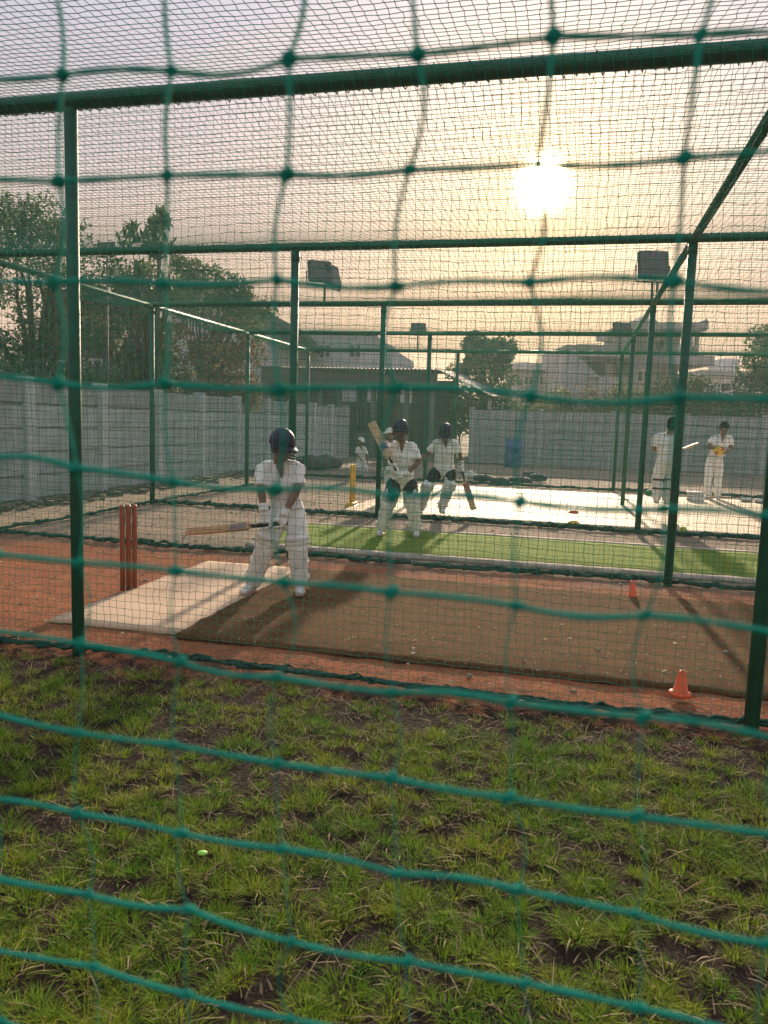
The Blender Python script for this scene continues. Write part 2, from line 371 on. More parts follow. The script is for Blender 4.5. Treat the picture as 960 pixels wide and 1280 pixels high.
M_straw = mat('straw_blade', (.38, .28, .14), .7, island=.5, trans=.2, spec=.3)
PB = []; par = []
DP = []; dpar = []
cnt = 0
lawn_t = []
GSP = .074
for gx_ in np.arange(-3.6, 3.8, GSP):
    for gy_ in np.arange(1.2, 5.8, GSP):
        x, y = gx_ + rng.uniform(-.5, .5) * GSP * 1.2, gy_ + rng.uniform(-.5, .5) * GSP * 1.2
        if abs(x) > .56 * y + .5: continue
        s, tt = cage(Vector((x, y, 0)))
        if tt > -.12 + rng.normal(0, .06): continue
        m_ = noise2(np.array([x]), np.array([y]), 21, 3.2, 3)[0] + .6 * noise2(np.array([x]), np.array([y]), 22, 13, 2)[0]
        edge = 1.0 if tt < -.5 else .55
        if rng.random() > edge * (.80 + .30 * m_): continue
        lawn_t.append((x, y, m_))
for x, y, m_ in lawn_t:
    nb = 110 if y < 2.4 else 84 if y < 3.4 else 60
    big = rng.random() < .25
    R_ = rng.uniform(.020, .046) * (1.35 if big else 1.0); hh = rng.uniform(.006, .017) * (1.5 if big else 1.0) * (1 + .25 * m_)
    for _ in range(int(nb * rng.uniform(.6, 1.2) * (1.4 if big else 1))):
        rr = R_ * math.sqrt(rng.random()); a = rng.uniform(0, 6.28)
        PB.append((x + rr * math.cos(a), y + rr * math.sin(a), -.02)); par.append((hh * rng.uniform(.5, 1.45) + .014, rr / R_ * 1.4 + rng.normal(0, .3), a + rng.normal(0, .5), rng.uniform(.0007, .0013), rng.uniform(.05, .7)))
for _ in range(24000):
    x, y = rng.uniform(-4, 4), rng.uniform(1, 5.6)
    if cage(Vector((x, y, 0)))[1] > .02: continue
    DP.append((x, y, -.012)); dpar.append((rng.uniform(.008, .035), rng.uniform(.2, 3.2), rng.uniform(0, 6.28), rng.uniform(.0008, .0018), rng.uniform(.1, .9)))
pr = np.array(par); V, F = blades(np.array(PB), pr[:, 0], np.clip(pr[:, 1], -.3, 1.9), pr[:, 2], pr[:, 3], pr[:, 4])
o = ob('grass', mesh('grass', V, F, M_grass, False)); tag(o, 'green tufts of lawn grass in front of the cage', kind='stuff')
pr = np.array(dpar); V, F = blades(np.array(DP), pr[:, 0], pr[:, 1], pr[:, 2], pr[:, 3], pr[:, 4])
o = ob('dry_grass', mesh('dry_grass', V, F, M_straw, False)); tag(o, 'dry straw blades between the green tufts', kind='stuff')
# bright green fallen leaf on the lawn
p = gnd(253, 1066, .015); mb = MB(); mb.ell((0, 0, 0), (.018, .014, .006), None, 10, 5)
o = ob('leaf', mb.mesh('leaf', mat('lime_leaf', (.30, .62, .08), .5)), None, p); tag(o, 'small lime green fallen leaf lying on the lawn', 'leaf')

# ------------------------------------------------------------------ cage frame
cf = empty('practice_cage', 'dark green steel pipe cage carrying the practice nets', 'cage', C(0, 0))
def pipe(name, a, b_, r, parent, m=M_steel, seg=14):
    mb = MB(); mb.tube([a, b_], r, seg); return wpart(name, mb.mesh(name, m), parent)
for si, s in enumerate(TS):
    for t_ in DIV:
        if si == 0 and t_ == 0: s2 = s
        pipe('post', C(s, t_, -.05), C(s, t_, HC - .02), .036 if t_ == 0 else .040, cf)
for s in TS: pipe('post', C(s, NEAR_T, -.05), C(s, NEAR_T, HC - .02), .036, cf)
for s in TS:
    for t_ in DIV[1:]: pipe('collar', C(s, t_, HC - .13), C(s, t_, HC - .04), .039 if t_ == 0 else .043, cf)
for t_ in [NEAR_T] + DIV: pipe('beam', C(TS[0] - .05, t_, HC + (.012 if t_ else .02)), C(TS[3] + .05, t_, HC + (.012 if t_ else .02)), .045 if t_ == 0 else .040, cf)
for s in (TS[0], TS[2], TS[3]): pipe('beam', C(s, NEAR_T, HC - .003), C(s, DIV[-1], HC - .003), .036, cf)

# ------------------------------------------------------------------ fine nets
def tubes(G, r, closed=False):
    """G: (n, m, 3) knots; one three-sided tube along every row and every column"""
    Vs = []; Fs = []; base = 0
    for ax in (0, 1):
        A = G if ax == 0 else np.swapaxes(G, 0, 1)
        n_, m_ = A.shape[:2]
        tn = np.gradient(A, axis=1); tn /= np.linalg.norm(tn, axis=-1, keepdims=True) + 1e-9
        ref = np.array([.31, .52, .79]); x = np.cross(tn, ref); x /= np.linalg.norm(x, axis=-1, keepdims=True) + 1e-9; y = np.cross(tn, x)
        ring = np.stack([A + r * (math.cos(k) * x + math.sin(k) * y) for k in (0, 2.0944, 4.18879)], 2)
        Vs.append(ring.reshape(-1, 3)); idx = base + np.arange(n_ * m_ * 3).reshape(n_, m_, 3)
        for k in range(3):
            k2 = (k + 1) % 3
            Fs.append(np.stack([idx[:, :-1, k], idx[:, :-1, k2], idx[:, 1:, k2], idx[:, 1:, k]], -1).reshape(-1, 4))
        base += n_ * m_ * 3
    return np.concatenate(Vs), np.concatenate(Fs)
def np3(v): return np.array([v.x, v.y, v.z])
def net_grid(s0, s1, q0, q1, fn, cell, seed, jit=.004, wave=.02):
    n1 = int((s1 - s0) / cell) + 1; n2 = int((q1 - q0) / cell) + 1
    a, b_ = np.meshgrid(np.linspace(s0, s1, n1), np.linspace(q0, q1, n2), indexing='ij')
    r = np.random.default_rng(seed)
    a2 = a + wave * noise2(a, b_, seed, 1.6, 4) + r.normal(0, jit, a.shape); b2 = b_ + wave * noise2(a, b_, seed + 1, 1.3, 4) + r.normal(0, jit * .7, a.shape)
    return fn(a2, b2, a, b_)
U_, V_ = np3(CU), np3(CV); O_ = np3(CO)
def vert_net(t_, bul, seed):
    def fn(a2, b2, a, b_):
        z = np.clip(b2, .01, HC - .01); d = bul * np.sin(np.pi * np.clip(b_ / HC, 0, 1)) * noise2(a, b_, seed + 2, .9, 3) + .03
        z = z - .05 * (1 + noise2(a, b_ * 0, seed + 3, 1.2, 2)) * np.sin(np.pi * np.clip(b_ / HC, 0, 1))
        return O_ + a2[..., None] * U_ + (t_ + d)[..., None] * V_ + np.stack([0 * z, 0 * z, z], -1)
    return fn
def roof_net(t0, seed):
    def fn(a2, b2, a, b_):
        bay = np.abs(((a - TS[0]) % 3.77) / 3.77 - .5); u = np.clip((b_ - t0) / 3.7, 0, 1)
        z = HC + .02 - .16 * np.sin(np.pi * u) * (1 + .4 * noise2(a, b_, seed + 2, .8, 2))
        return O_ + a2[..., None] * U_ + b2[..., None] * V_ + np.stack([0 * z, 0 * z, z], -1)
    return fn
def end_net(s_, seed):
    def fn(a2, b2, a, b_):
        d = .10 * np.sin(np.pi * np.clip(b_ / HC, 0, 1)) * noise2(a, b_, seed + 2, .9, 3)
        z = np.clip(b2, .01, HC - .01)
        return O_ + (s_ + d)[..., None] * U_ + a2[..., None] * V_ + np.stack([0 * z, 0 * z, z], -1)
    return fn
CELL = .047
def hem(name, fn_pt, n_, r, seed, parent):                   # the bunched lower edge of a net lying on the ground
    r_ = np.random.default_rng(seed); mb = MB()
    for strand in range(5):
        P = []; R_ = []
        for i_ in range(n_ + 1):
            p = fn_pt(i_ / n_); w = r * 1.1
            P.append(p + Vector((0, 0, .012 + abs(r_.normal(0, r * .55)))) + CV * r_.normal(0, w) + CU * r_.normal(0, w * .4)); R_.append(r * r_.uniform(.25, .7))
        mb.loft(P, R_, 6, None, True, False)
    return wpart(name, mb.mesh(name, M_hemnet), parent)
M_hemnet = mat('bunched_green_net', (.008, .105, .065), .9, (.003, .04, .025), 45, .9, 160)
def net_thing(label, loc, G, r, hems=(), lace=None, seed=0):
    e_ = empty('cage_net', label, 'net', loc)
    V, F = tubes(G, r); o = wpart('netting', mesh('netting', V, F, M_net), e_); o['kind'] = 'stuff'
    for k, (f_, n_, rr) in enumerate(hems): hem('hem', f_, n_, rr, seed + k, e_)
    if lace:
        t_, s0, s1, R_ = lace; mb = MB(); P = []; n_ = int((s1 - s0) / .06)
        for i_ in range(n_ * 6):
            a = i_ / 6 * 2 * math.pi; s = s0 + (s1 - s0) * i_ / (n_ * 6); rr = R_ + .004 + .004 * math.sin(i_ * 1.7)
            P.append(C(s, t_ + rr * math.cos(a), HC + .02 + rr * math.sin(a) - .006))
        mb.tube(P, .0035, 4); wpart('lacing', mb.mesh('lacing', M_net), e_)
    return e_
net_thing('green cage net hung across the whole front of the nearest lane', C(0, 0), net_grid(-4, 7.5, .02, HC, vert_net(0, .05, 31), CELL, 31, .004, .022), .0014,
          [(lambda u: C(-4 + 11.5 * u, .035 + .03 * math.sin(u * 19), 0), 160, .020)], (0, -3.9, 7.5, .045), 61)
net_thing('divider net between the brown mat lane and the turf lane', C(0, DIV[1]), net_grid(-3.8, 7.5, .02, HC, vert_net(DIV[1], .07, 41), CELL, 41, .004, .022), .0013,
          [(lambda u: C(-3.8 + 11.3 * u, DIV[1] + .05 + .05 * math.sin(u * 23), 0), 160, .030)], (DIV[1], -3.8, 7.5, .040), 63)
net_thing('divider net between the turf lane and the cement slab', C(0, DIV[2]), net_grid(-3.8, 7.5, .02, HC, vert_net(DIV[2], .07, 51), CELL, 51, .004, .022), .0013,
          [(lambda u: C(-3.8 + 11.3 * u, DIV[2] + .04 + .05 * math.sin(u * 17), 0), 160, .040)], None, 65)
net_thing('divider net crossing the middle of the cement slab', C(0, DIV[3]), net_grid(-3.8, 7.5, .02, HC, vert_net(DIV[3], .07, 71), CELL * 1.3, 71, .004, .022), .0015, [], None, 67)
net_thing('farthest green net behind the cement slab', C(0, DIV[4]), net_grid(-3.8, 7.5, .02, HC, vert_net(DIV[4], .07, 75), CELL * 1.3, 75, .004, .022), .0016,
          [(lambda u: C(-3.8 + 11.3 * u, DIV[4] + .04, 0), 80, .04)], None, 69)
net_thing('end net closing the cage beside the concrete wall', C(TS[0], 7), net_grid(0, 14.8, .02, HC, end_net(TS[0], 81), CELL, 81, .004, .022), .0013,
          [(lambda u: C(TS[0] + .04 * math.sin(u * 21), 14.8 * u, 0), 160, .030)], None, 71)
net_thing('roof net over the lawn reaching back from the nearest beam', C(0, -1.8), net_grid(-3.8, 7.5, NEAR_T, 0, roof_net(NEAR_T, 87), CELL, 87, .004, .03), .0017, seed=72)
for k, (t_, lab) in enumerate(zip(DIV[:-1], ('sagging roof net over the nearest lane', 'sagging roof net over the turf lane', 'roof net over the near half of the cement slab', 'roof net over the far half of the cement slab'))):
    net_thing(lab, C(0, t_), net_grid(-3.8, 7.5, t_, DIV[k + 1], roof_net(t_, 91 + 7 * k), CELL * (1 if k == 0 else 1.15 if k == 1 else 1.4), 91 + 7 * k, .004, .03), .0018 + .0002 * k, seed=73)

# ------------------------------------------------------------------ precast concrete boundary walls
def precast_wall(label, A, B, step, n_plank=5, ph=.385, lean=0.0, seed=0):
    A, B = Vector(A), Vector(B); L = (B - A).length; d = (B - A).normalized(); yaw = math.atan2(d.y, d.x)
    w_ = empty('precast_wall', label, 'wall', A, None, yaw); r = np.random.default_rng(seed)
    nb = int(round(L / step)); mb = MB(); mb.box((-.095, -.115, -.05), (.095, .115, n_plank * ph + .045)); pm = mb.mesh('post', M_post, False)
    mb = MB(); mb.box((.075, -.032, .019), (step - .075, .030, ph - .019)); mb.box((.078, .014, -.04), (step - .078, .026, .04)); km = mb.mesh('panel', M_conc, False); kt = km.copy(); kt.materials.clear(); kt.materials.append(M_stain)
    for i_ in range(nb + 1):
        o = ob('post', pm, w_, (i_ * step, 0, r.normal(0, .012)), (r.normal(0, .006), r.normal(0, .006), 0)); bev(o, .012)
        if i_ == nb: break
        for j in range(n_plank):
            o = ob('panel', kt if j == n_plank - 1 else km, w_, (i_ * step, r.normal(0, .008), j * ph + r.normal(0, .003)), (r.normal(0, .010), r.normal(0, .003), r.normal(0, .003))); bev(o, .012)
    return w_
precast_wall('precast concrete plank wall along the left side of the ground', C(-5.75, -1.15), C(-5.75, 24.85), 2.0, seed=5)
M_conc = mat('shaded_concrete', (.34, .38, .36), .9, (.24, .27, .255), 2.2, .35, 26); M_post = mat('shaded_post', (.40, .43, .41), .9, (.30, .32, .31), 3, .3, 30)  # same concrete as the left wall, with the back wall's shade put into the colour
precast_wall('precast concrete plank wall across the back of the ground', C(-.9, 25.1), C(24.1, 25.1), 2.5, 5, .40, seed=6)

# ------------------------------------------------------------------ buildings
def pxbox(mb, x0, y0, x1, y1, d, th, ground=False):
    a, b_ = at(x0, (y0 + y1) / 2, d), at(x1, (y0 + y1) / 2, d); xm = (x0 + x1) / 2
    zt, zb = at(xm, y0, d).z, at(xm, y1, d).z
    if ground: zb = -.05
    mb.box((a.x, d, zb), (b_.x, d + th, zt)); return (a.x, b_.x, zb, zt)
def part_box(parent, name, x0, y0, x1, y1, d, th, m, ground=False):
    mb = MB(); pxbox(mb, x0, y0, x1, y1, d, th, ground); return wpart(name, mb.mesh(name, m, False), parent)
def part_prism(parent, name, px, d, th, m):
    P = [at(x, y, d) for x, y in px]; k = len(P); V = P + [p + Vector((0, th, 0)) for p in P]
    F = [tuple(range(k)), tuple(range(2 * k - 1, k - 1, -1))] + [(i_, i_ + k, (i_ + 1) % k + k, (i_ + 1) % k) for i_ in range(k)]
    return wpart(name, mesh(name, V, F, m, False), parent)
def window(parent, x0, y0, x1, y1, d, m=None, frame=M_bldgw):
    f = part_box(parent, 'window', x0, y0, x1, y1, d - .06, .05, frame)
    k = min(x1 - x0, y1 - y0) * .12
    mb = MB(); pxbox(mb, x0 + k, y0 + k, (x0 + x1) / 2 - k / 2, y1 - k, d - .075, .02); pxbox(mb, (x0 + x1) / 2 + k / 2, y0 + k, x1 - k, y1 - k, d - .075, .02)
    wpart('pane', mb.mesh('pane', m or M_glass, False), f); return f
# concrete building with an outside stair, upper block and cantilevered porch
D = 46.0
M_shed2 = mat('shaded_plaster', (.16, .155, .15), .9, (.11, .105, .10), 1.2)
bl = empty('concrete_house', 'unfinished grey concrete house with stair parapet and cantilevered roof slab', 'building', (at(790, 480, D).x, D, 0))
part_box(bl, 'wall', 706, 431, 722, 500, D, 7, M_bldg, True); part_box(bl, 'wall', 722, 446.3, 757, 471, D + 4.5, .2, M_shed2); part_box(bl, 'wall', 771, 446.3, 787, 471, D + 4.5, .2, M_shed2)
part_box(bl, 'wall', 722.2, 431, 788, 446, D, 7, M_bldg)
part_box(bl, 'wall', 722.2, 471, 788, 500, D + .02, 7, M_bldg, True)
part_prism(bl, 'stair_parapet', [(722, 449), (727, 449), (750, 471), (722, 471)], D - .3, .35, M_bldg)
part_prism(bl, 'stair_parapet', [(704, 463), (712, 458), (718, 460), (742, 486), (742, 492), (704, 492)], D - 2.2, .35, M_bldg)
part_box(bl, 'upper_block', 788.2, 412, 848, 500, D + .4, 6, M_bldg, True)
part_box(bl, 'roof_slab', 788, 403, 884, 412, D - .9, 7.4, M_bldg)
part_prism(bl, 'eave', [(868, 403), (874, 403), (884, 398), (886, 403), (886, 411), (868, 411)], D - .95, 7.5, M_bldg)
part_prism(bl, 'stair_tower', [(803, 403), (813, 391), (823, 403)], D + .5, 3, M_bldg)
for x in (862, 870): part_box(bl, 'column', x, 412.2, x + 4, 444, D - .6, .25, M_bldg)
part_box(bl, 'balcony_slab', 830, 444.2, 893, 456, D - 1.6, 5, M_bldg)
part_box(bl, 'balcony_parapet', 848.2, 432, 868, 444, D - .3, .2, M_bldgw)
window(bl, 796, 462, 812, 478, D + .4, M_glass); window(bl, 818, 424, 832, 440, D + .4, M_glass)
D = 52.0
lo = empty('flat_roofed_house', 'low flat roofed house left of the concrete stair building', 'building', (at(672, 480, D).x, D, 0))
part_box(lo, 'wall', 648, 462, 692, 500, D, 6, M_bldg, True); part_box(lo, 'roof_slab', 644, 454, 707, 462, D - .5, 7, M_bldgw)
part_box(lo, 'column', 702, 462.2, 705, 500, D - .2, .25, M_bldg, True); window(lo, 655, 470, 666, 482, D); window(lo, 674, 470, 684, 482, D)
D = 60.0
far = empty('distant_house', 'pale distant house behind the shrubs near the right edge', 'building', (at(915, 480, D).x, D, 0))
part_box(far, 'wall', 885, 470, 946, 520, D, 8, M_bldgw, True); part_box(far, 'roof_slab', 880, 463, 950, 470, D - .5, 9, M_bldg); part_box(far, 'stair_room', 905, 448, 925, 463, D + 2, 3, M_bldgw); window(far, 900, 478, 914, 490, D)
# whitewashed building with stepped parapet behind the shed
D = 40.0
wb = empty('whitewashed_building', 'whitewashed building with a stepped sloping parapet behind the dark shed', 'building', (at(430, 480, D).x, D, 0))
part_prism(wb, 'wall', [(326, 419), (389, 417), (470, 418), (478, 426), (498, 437), (500, 442), (517, 452), (520, 545), (326, 545)], D, 6, M_bldgw)
part_box(wb, 'parapet_cap', 388, 414, 472, 417.2, D - .15, 6.2, M_bldg)
for x in (340, 398, 436): window(wb, x, 430, x + 16, 448, D)
# grey gabled house among the trees on the left
D = 33.0
gh = empty('gabled_house', 'grey gabled house half hidden by the trees on the left', 'building', (at(270, 480, D).x, D, 0))
part_prism(gh, 'wall', [(170, 402), (262, 362), (345, 405), (345, 545), (170, 545)], D, 7, M_bldgw)
part_prism(gh, 'roof', [(150, 392), (235, 338), (384, 416), (380, 421), (236, 349), (154, 399)], D - .8, 8.6, mat('cement_sheet', (.16, .165, .16), .85, (.10, .105, .10), 1.2))
for x, y in ((190, 432), (236, 430), (276, 428)): window(gh, x, y, x + 22, y + 26, D, M_glass)
part_box(gh, 'sunshade', 232, 424, 302, 428, D - .7, .7, M_bldgw)
D = 22.0
bh = empty('brick_house', 'tall dark brick house with white window frames behind the left wall', 'building', (at(90, 480, D).x, D, 0))
M_brick = mat('dull_brick', (.17, .13, .11), .9, (.10, .085, .075), 3, .3, 30)
part_box(bh, 'wall', 60, 372, 142, 545, D, 6, M_brick, True); part_box(bh, 'roof_slab', 52, 364, 150, 372, D - .5, 7, M_bldg)
window(bh, 104, 448, 128, 482, D, None, M_bldgw); window(bh, 104, 396, 126, 420, D, None, M_bldgw); window(bh, 70, 450, 90, 482, D, None, M_bldgw)
part_box(bh, 'annex', 142.2, 442, 168, 545, D + .5, 4, M_bldgw, True); window(bh, 150, 450, 162, 470, D + .5)

# ------------------------------------------------------------------ open shed under a dark sheet roof
def on_line(px, t_, z=0.0):                                  # the point of a line of constant t under an image column
    r = ray(px, 400); den = r.x * CU.y - r.y * CU.x; B0 = C(0, t_); k = (B0.x * CU.y - B0.y * CU.x) / den; p = r * k; return Vector((p.x, p.y, z))
TF = 25.4
sA, sB, sC = (cage(on_line(x, TF))[0] for x in (330, 549, 622))
sh = empty('open_shed', 'open sided shed with dark sheet roof and pillars at the back', 'shed', C((sA + sB) / 2, TF + 3))
MC = Matrix.Translation(CO) @ Matrix.Rotation(ROTC, 4, 'Z')
def cbox(parent, name, lo, hi, m):
    mb = MB(); mb.box(lo, hi, MC); return wpart(name, mb.mesh(name, m, False), parent)
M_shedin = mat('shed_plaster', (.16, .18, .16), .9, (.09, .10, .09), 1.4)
ZF = 3.42
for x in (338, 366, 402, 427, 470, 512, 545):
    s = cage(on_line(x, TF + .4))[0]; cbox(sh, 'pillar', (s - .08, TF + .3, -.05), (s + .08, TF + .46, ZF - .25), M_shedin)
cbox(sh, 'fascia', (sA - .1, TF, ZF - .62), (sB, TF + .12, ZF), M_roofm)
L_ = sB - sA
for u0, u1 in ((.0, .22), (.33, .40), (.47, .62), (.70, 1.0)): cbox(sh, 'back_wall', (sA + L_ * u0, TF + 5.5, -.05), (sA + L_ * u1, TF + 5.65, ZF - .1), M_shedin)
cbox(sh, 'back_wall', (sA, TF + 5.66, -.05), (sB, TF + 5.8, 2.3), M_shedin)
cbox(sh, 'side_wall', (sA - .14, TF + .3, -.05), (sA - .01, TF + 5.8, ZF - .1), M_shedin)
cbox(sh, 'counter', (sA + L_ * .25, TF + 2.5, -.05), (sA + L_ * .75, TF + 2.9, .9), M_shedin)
def sheets(s0, s1, z0, z1, dz, n_, m):
    mb = MB()
    for i_ in range(n_ + 1):
        u = i_ / n_; z = .022 * math.sin(i_ * 2.1); s = s0 + (s1 - s0) * u; zz = z0 + (z1 - z0) * u + z
        mb.V += [C(s, TF - .15, zz), C(s, TF + 6.2, zz + dz)]
        if i_: k = len(mb.V); mb.F.append((k - 4, k - 2, k - 1, k - 3))
    o = wpart('roof', mb.mesh('roof', m, False), sh); o.modifiers.new('solid', 'SOLIDIFY').thickness = .02
sheets(sA - .2, sB + .05, ZF + .02, ZF + .02, .25, 140, M_roofm)
sheets(sB + .06, sC, ZF + .02, ZF - .95, .20, 60, mat('pale_sheet', (.15, .16, .155), .6, (.10, .11, .105), 2))
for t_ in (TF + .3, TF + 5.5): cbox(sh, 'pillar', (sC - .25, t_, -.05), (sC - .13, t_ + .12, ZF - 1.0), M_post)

# ------------------------------------------------------------------ trees and shrubs
def foliage(cl, n_leaf, size, seed, aspect=.5, droop=0.0, spread=.35):
    r = np.random.default_rng(seed); cl = np.array(cl); w = cl[:, 3] ** 2; k = r.choice(len(cl), n_leaf, p=w / w.sum())
    d = r.normal(size=(n_leaf, 3)); d /= np.linalg.norm(d, axis=1, keepdims=True)
    c = cl[k, :3] + d * (cl[k, 3] * np.cbrt(r.uniform(.12, 1.25, n_leaf)))[:, None]
    ax = r.normal(size=(n_leaf, 3)); ax[:, 2] -= droop * 2; ax /= np.linalg.norm(ax, axis=1, keepdims=True)
    b_ = np.cross(ax, r.normal(size=(n_leaf, 3))); b_ /= np.linalg.norm(b_, axis=1, keepdims=True)
    s = size * r.uniform(.6, 1.4, n_leaf)[:, None]
    V = np.concatenate([c - ax * s, c + b_ * s * aspect, c + ax * s, c - b_ * s * aspect], 0); i_ = np.arange(n_leaf)
    return V, np.stack([i_, i_ + n_leaf, i_ + 2 * n_leaf, i_ + 3 * n_leaf], -1)
def clumps(ells, per, cr, seed):
    r = np.random.default_rng(seed); out = []
    for (c, R_) in ells:
        for _ in range(per):
            d = r.normal(size=3); d /= np.linalg.norm(d); k = r.uniform(.35, 1.0) ** .5
            out.append((c[0] + d[0] * R_[0] * k, c[1] + d[1] * R_[1] * k, c[2] + d[2] * R_[2] * k, cr * r.uniform(.6, 1.35)))
    return out
def tree(name, label, base, ells, per, cr, n_leaf, leaf, m, seed, trunk=.16, cat='tree', group=None, droop=0.0, aspect=.5, stems=1):
    base = Vector((base[0], base[1], 0)); e_ = empty(name, label, cat, base, group); cl = clumps(ells, per, cr, seed)
    V, F = foliage(cl, n_leaf, leaf, seed + 1, aspect, droop); wpart('crown', mesh('crown', V, F, m, False), e_)
    r = random.Random(seed); mb = MB(); top = Vector(ells[0][0]); fork = base.lerp(Vector((top.x, top.y, top.z)), .5)
    mid = base.lerp(fork, .5) + Vector((r.uniform(-.15, .15), 0, 0))
    mb.loft([base - Vector((0, 0, .1)), base + Vector((0, 0, .1)), mid, fork], [trunk * 1.35, trunk, trunk * .82, trunk * .62], 9, None, True, False)
    for c in r.sample(cl, min(len(cl), 26)):
        q_ = Vector(c[:3]); h_ = fork.lerp(mid, r.random() * .6); m1 = h_.lerp(q_, .5) + Vector((r.uniform(-.25, .25), r.uniform(-.25, .25), r.uniform(0, .35)))
        mb.loft([h_, m1, q_], [trunk * .38, trunk * .2, trunk * .05], 6, None, True, False)
    wpart('trunk', mb.mesh('trunk', M_bark), e_); return e_
L_dark = mat('dark_leaf', (.060, .120, .038), .6, island=.5, trans=.35)
L_olive = mat('olive_leaf', (.13, .14, .04), .6, island=.5, trans=.4)
L_mid = mat('mid_leaf', (.075, .125, .035), .6, island=.5, trans=.35)
L_brown = mat('withered_leaf', (.17, .11, .05), .7, island=.5, trans=.35)
def E_(px, py, d, rx, rz, ry=None): p = at(px, py, d); k = d / FPX; return ((p.x, p.y, p.z), (rx * k, (ry or rx) * k, rz * k))
def base_of(px, d): p = at(px, 540, d); return (p.x, d)
tree('feathery_tree', 'big feathery dark green tree filling the upper left corner', base_of(40, 17.5), [E_(50, 330, 17.5, 70, 62), E_(18, 400, 17.2, 70, 75), E_(100, 330, 17.8, 55, 45), E_(60, 285, 17.6, 38, 32), E_(10, 290, 17.5, 45, 40), E_(5, 460, 17, 60, 40), E_(-60, 380, 17, 70, 90), E_(60, 440, 17.3, 60, 45), E_(120, 400, 18, 45, 45)], 30, .27, 18000, .055, L_dark, 201, .2, aspect=.35)
tree('broadleaf_tree', 'tree with long drooping leaves rising beside the green lamp pole', base_of(190, 19.5), [E_(190, 350, 19.5, 30, 45), E_(175, 298, 19.5, 28, 24), E_(205, 296, 19.6, 20, 25), E_(180, 420, 19.3, 38, 45)], 13, .17, 700, .15, L_dark, 211, .12, droop=1.0, aspect=.28)
tree('olive_tree', 'yellowish olive tree in front of the gabled house', base_of(172, 20.5), [E_(170, 430, 20.5, 38, 42), E_(150, 385, 20.5, 40, 40), E_(195, 465, 20.2, 30, 28), E_(175, 360, 20.6, 30, 30)], 20, .24, 5600, .06, L_olive, 221, .13)
tree('bushy_tree', 'dark bushy tree beside the grey gable roof', base_of(255, 24), [E_(250, 365, 24, 45, 30), E_(225, 345, 24.2, 32, 22), E_(290, 362, 24, 22, 14), E_(285, 385, 24, 30, 20), E_(310, 390, 24.2, 28, 20)], 18, .26, 5200, .06, L_mid, 231, .14)
tree('withered_tree', 'brown leaved tree before the white house front', base_of(255, 21.5), [E_(250, 420, 21.5, 60, 30), E_(300, 432, 21.6, 30, 26), E_(230, 470, 21.4, 45, 30), E_(285, 480, 21.6, 40, 28)], 15, .24, 3600, .06, L_brown, 241, .10)
tree('round_tree', 'round topped tree standing alone against the peach sky', base_of(606, 43), [E_(607, 450, 43, 34, 26), E_(590, 470, 43, 26, 24), E_(622, 440, 43, 20, 20), E_(594, 436, 43, 16, 14), E_(618, 478, 43, 30, 22)], 15, .40, 6500, .11, L_dark, 251, .2)
tree('edge_tree', 'dark green tree at the right edge behind the back wall', base_of(965, 33), [E_(965, 450, 33, 32, 38), E_(955, 490, 33, 32, 28), E_(985, 420, 33, 35, 30)], 26, .42, 9000, .08, L_mid, 261, .16)
sp_ = [(575, 36, 505, 30, 'olive shrub nearest the shed roof behind the back wall'), (625, 35, 508, 32, 'shrub under the round topped tree behind the back wall'), (680, 36, 508, 34, 'shrub below the flat roofed house'), (735, 35, 507, 34, 'shrub below the outside stair of the concrete house'),
       (795, 34, 500, 36, 'shrub below the upper block of the concrete house'), (850, 33, 488, 42, 'tall pale green shrub below the balcony slab'), (905, 34, 502, 36, 'shrub before the pale distant house')]
for k, (x, d, y, rx, lab) in enumerate(sp_):
    tree('shrub', lab, base_of(x, d), [E_(x, y, d, rx, 20), E_(x - 14, y + 16, d, rx * .8, 18), E_(x + 14, y + 14, d, rx * .8, 18)], 18, .38, 4200, .075, (L_olive, L_mid, L_olive, L_brown, L_olive, L_olive, L_mid)[k], 271 + k, .06, 'shrub', 'shrubs behind the back wall')
tree('creeper_bush', 'low green bush growing over the left wall below the feathery tree', base_of(60, 16), [E_(30, 480, 16, 60, 22), E_(100, 484, 16.2, 50, 18)], 22, .26, 5000, .05, L_dark, 291, .05, 'bush')
tree('creeper_bush', 'brownish bush behind the left wall below the gabled house', base_of(240, 21), [E_(215, 490, 20, 50, 22), E_(285, 492, 21, 42, 20)], 22, .28, 5000, .06, L_brown, 295, .05, 'bush')

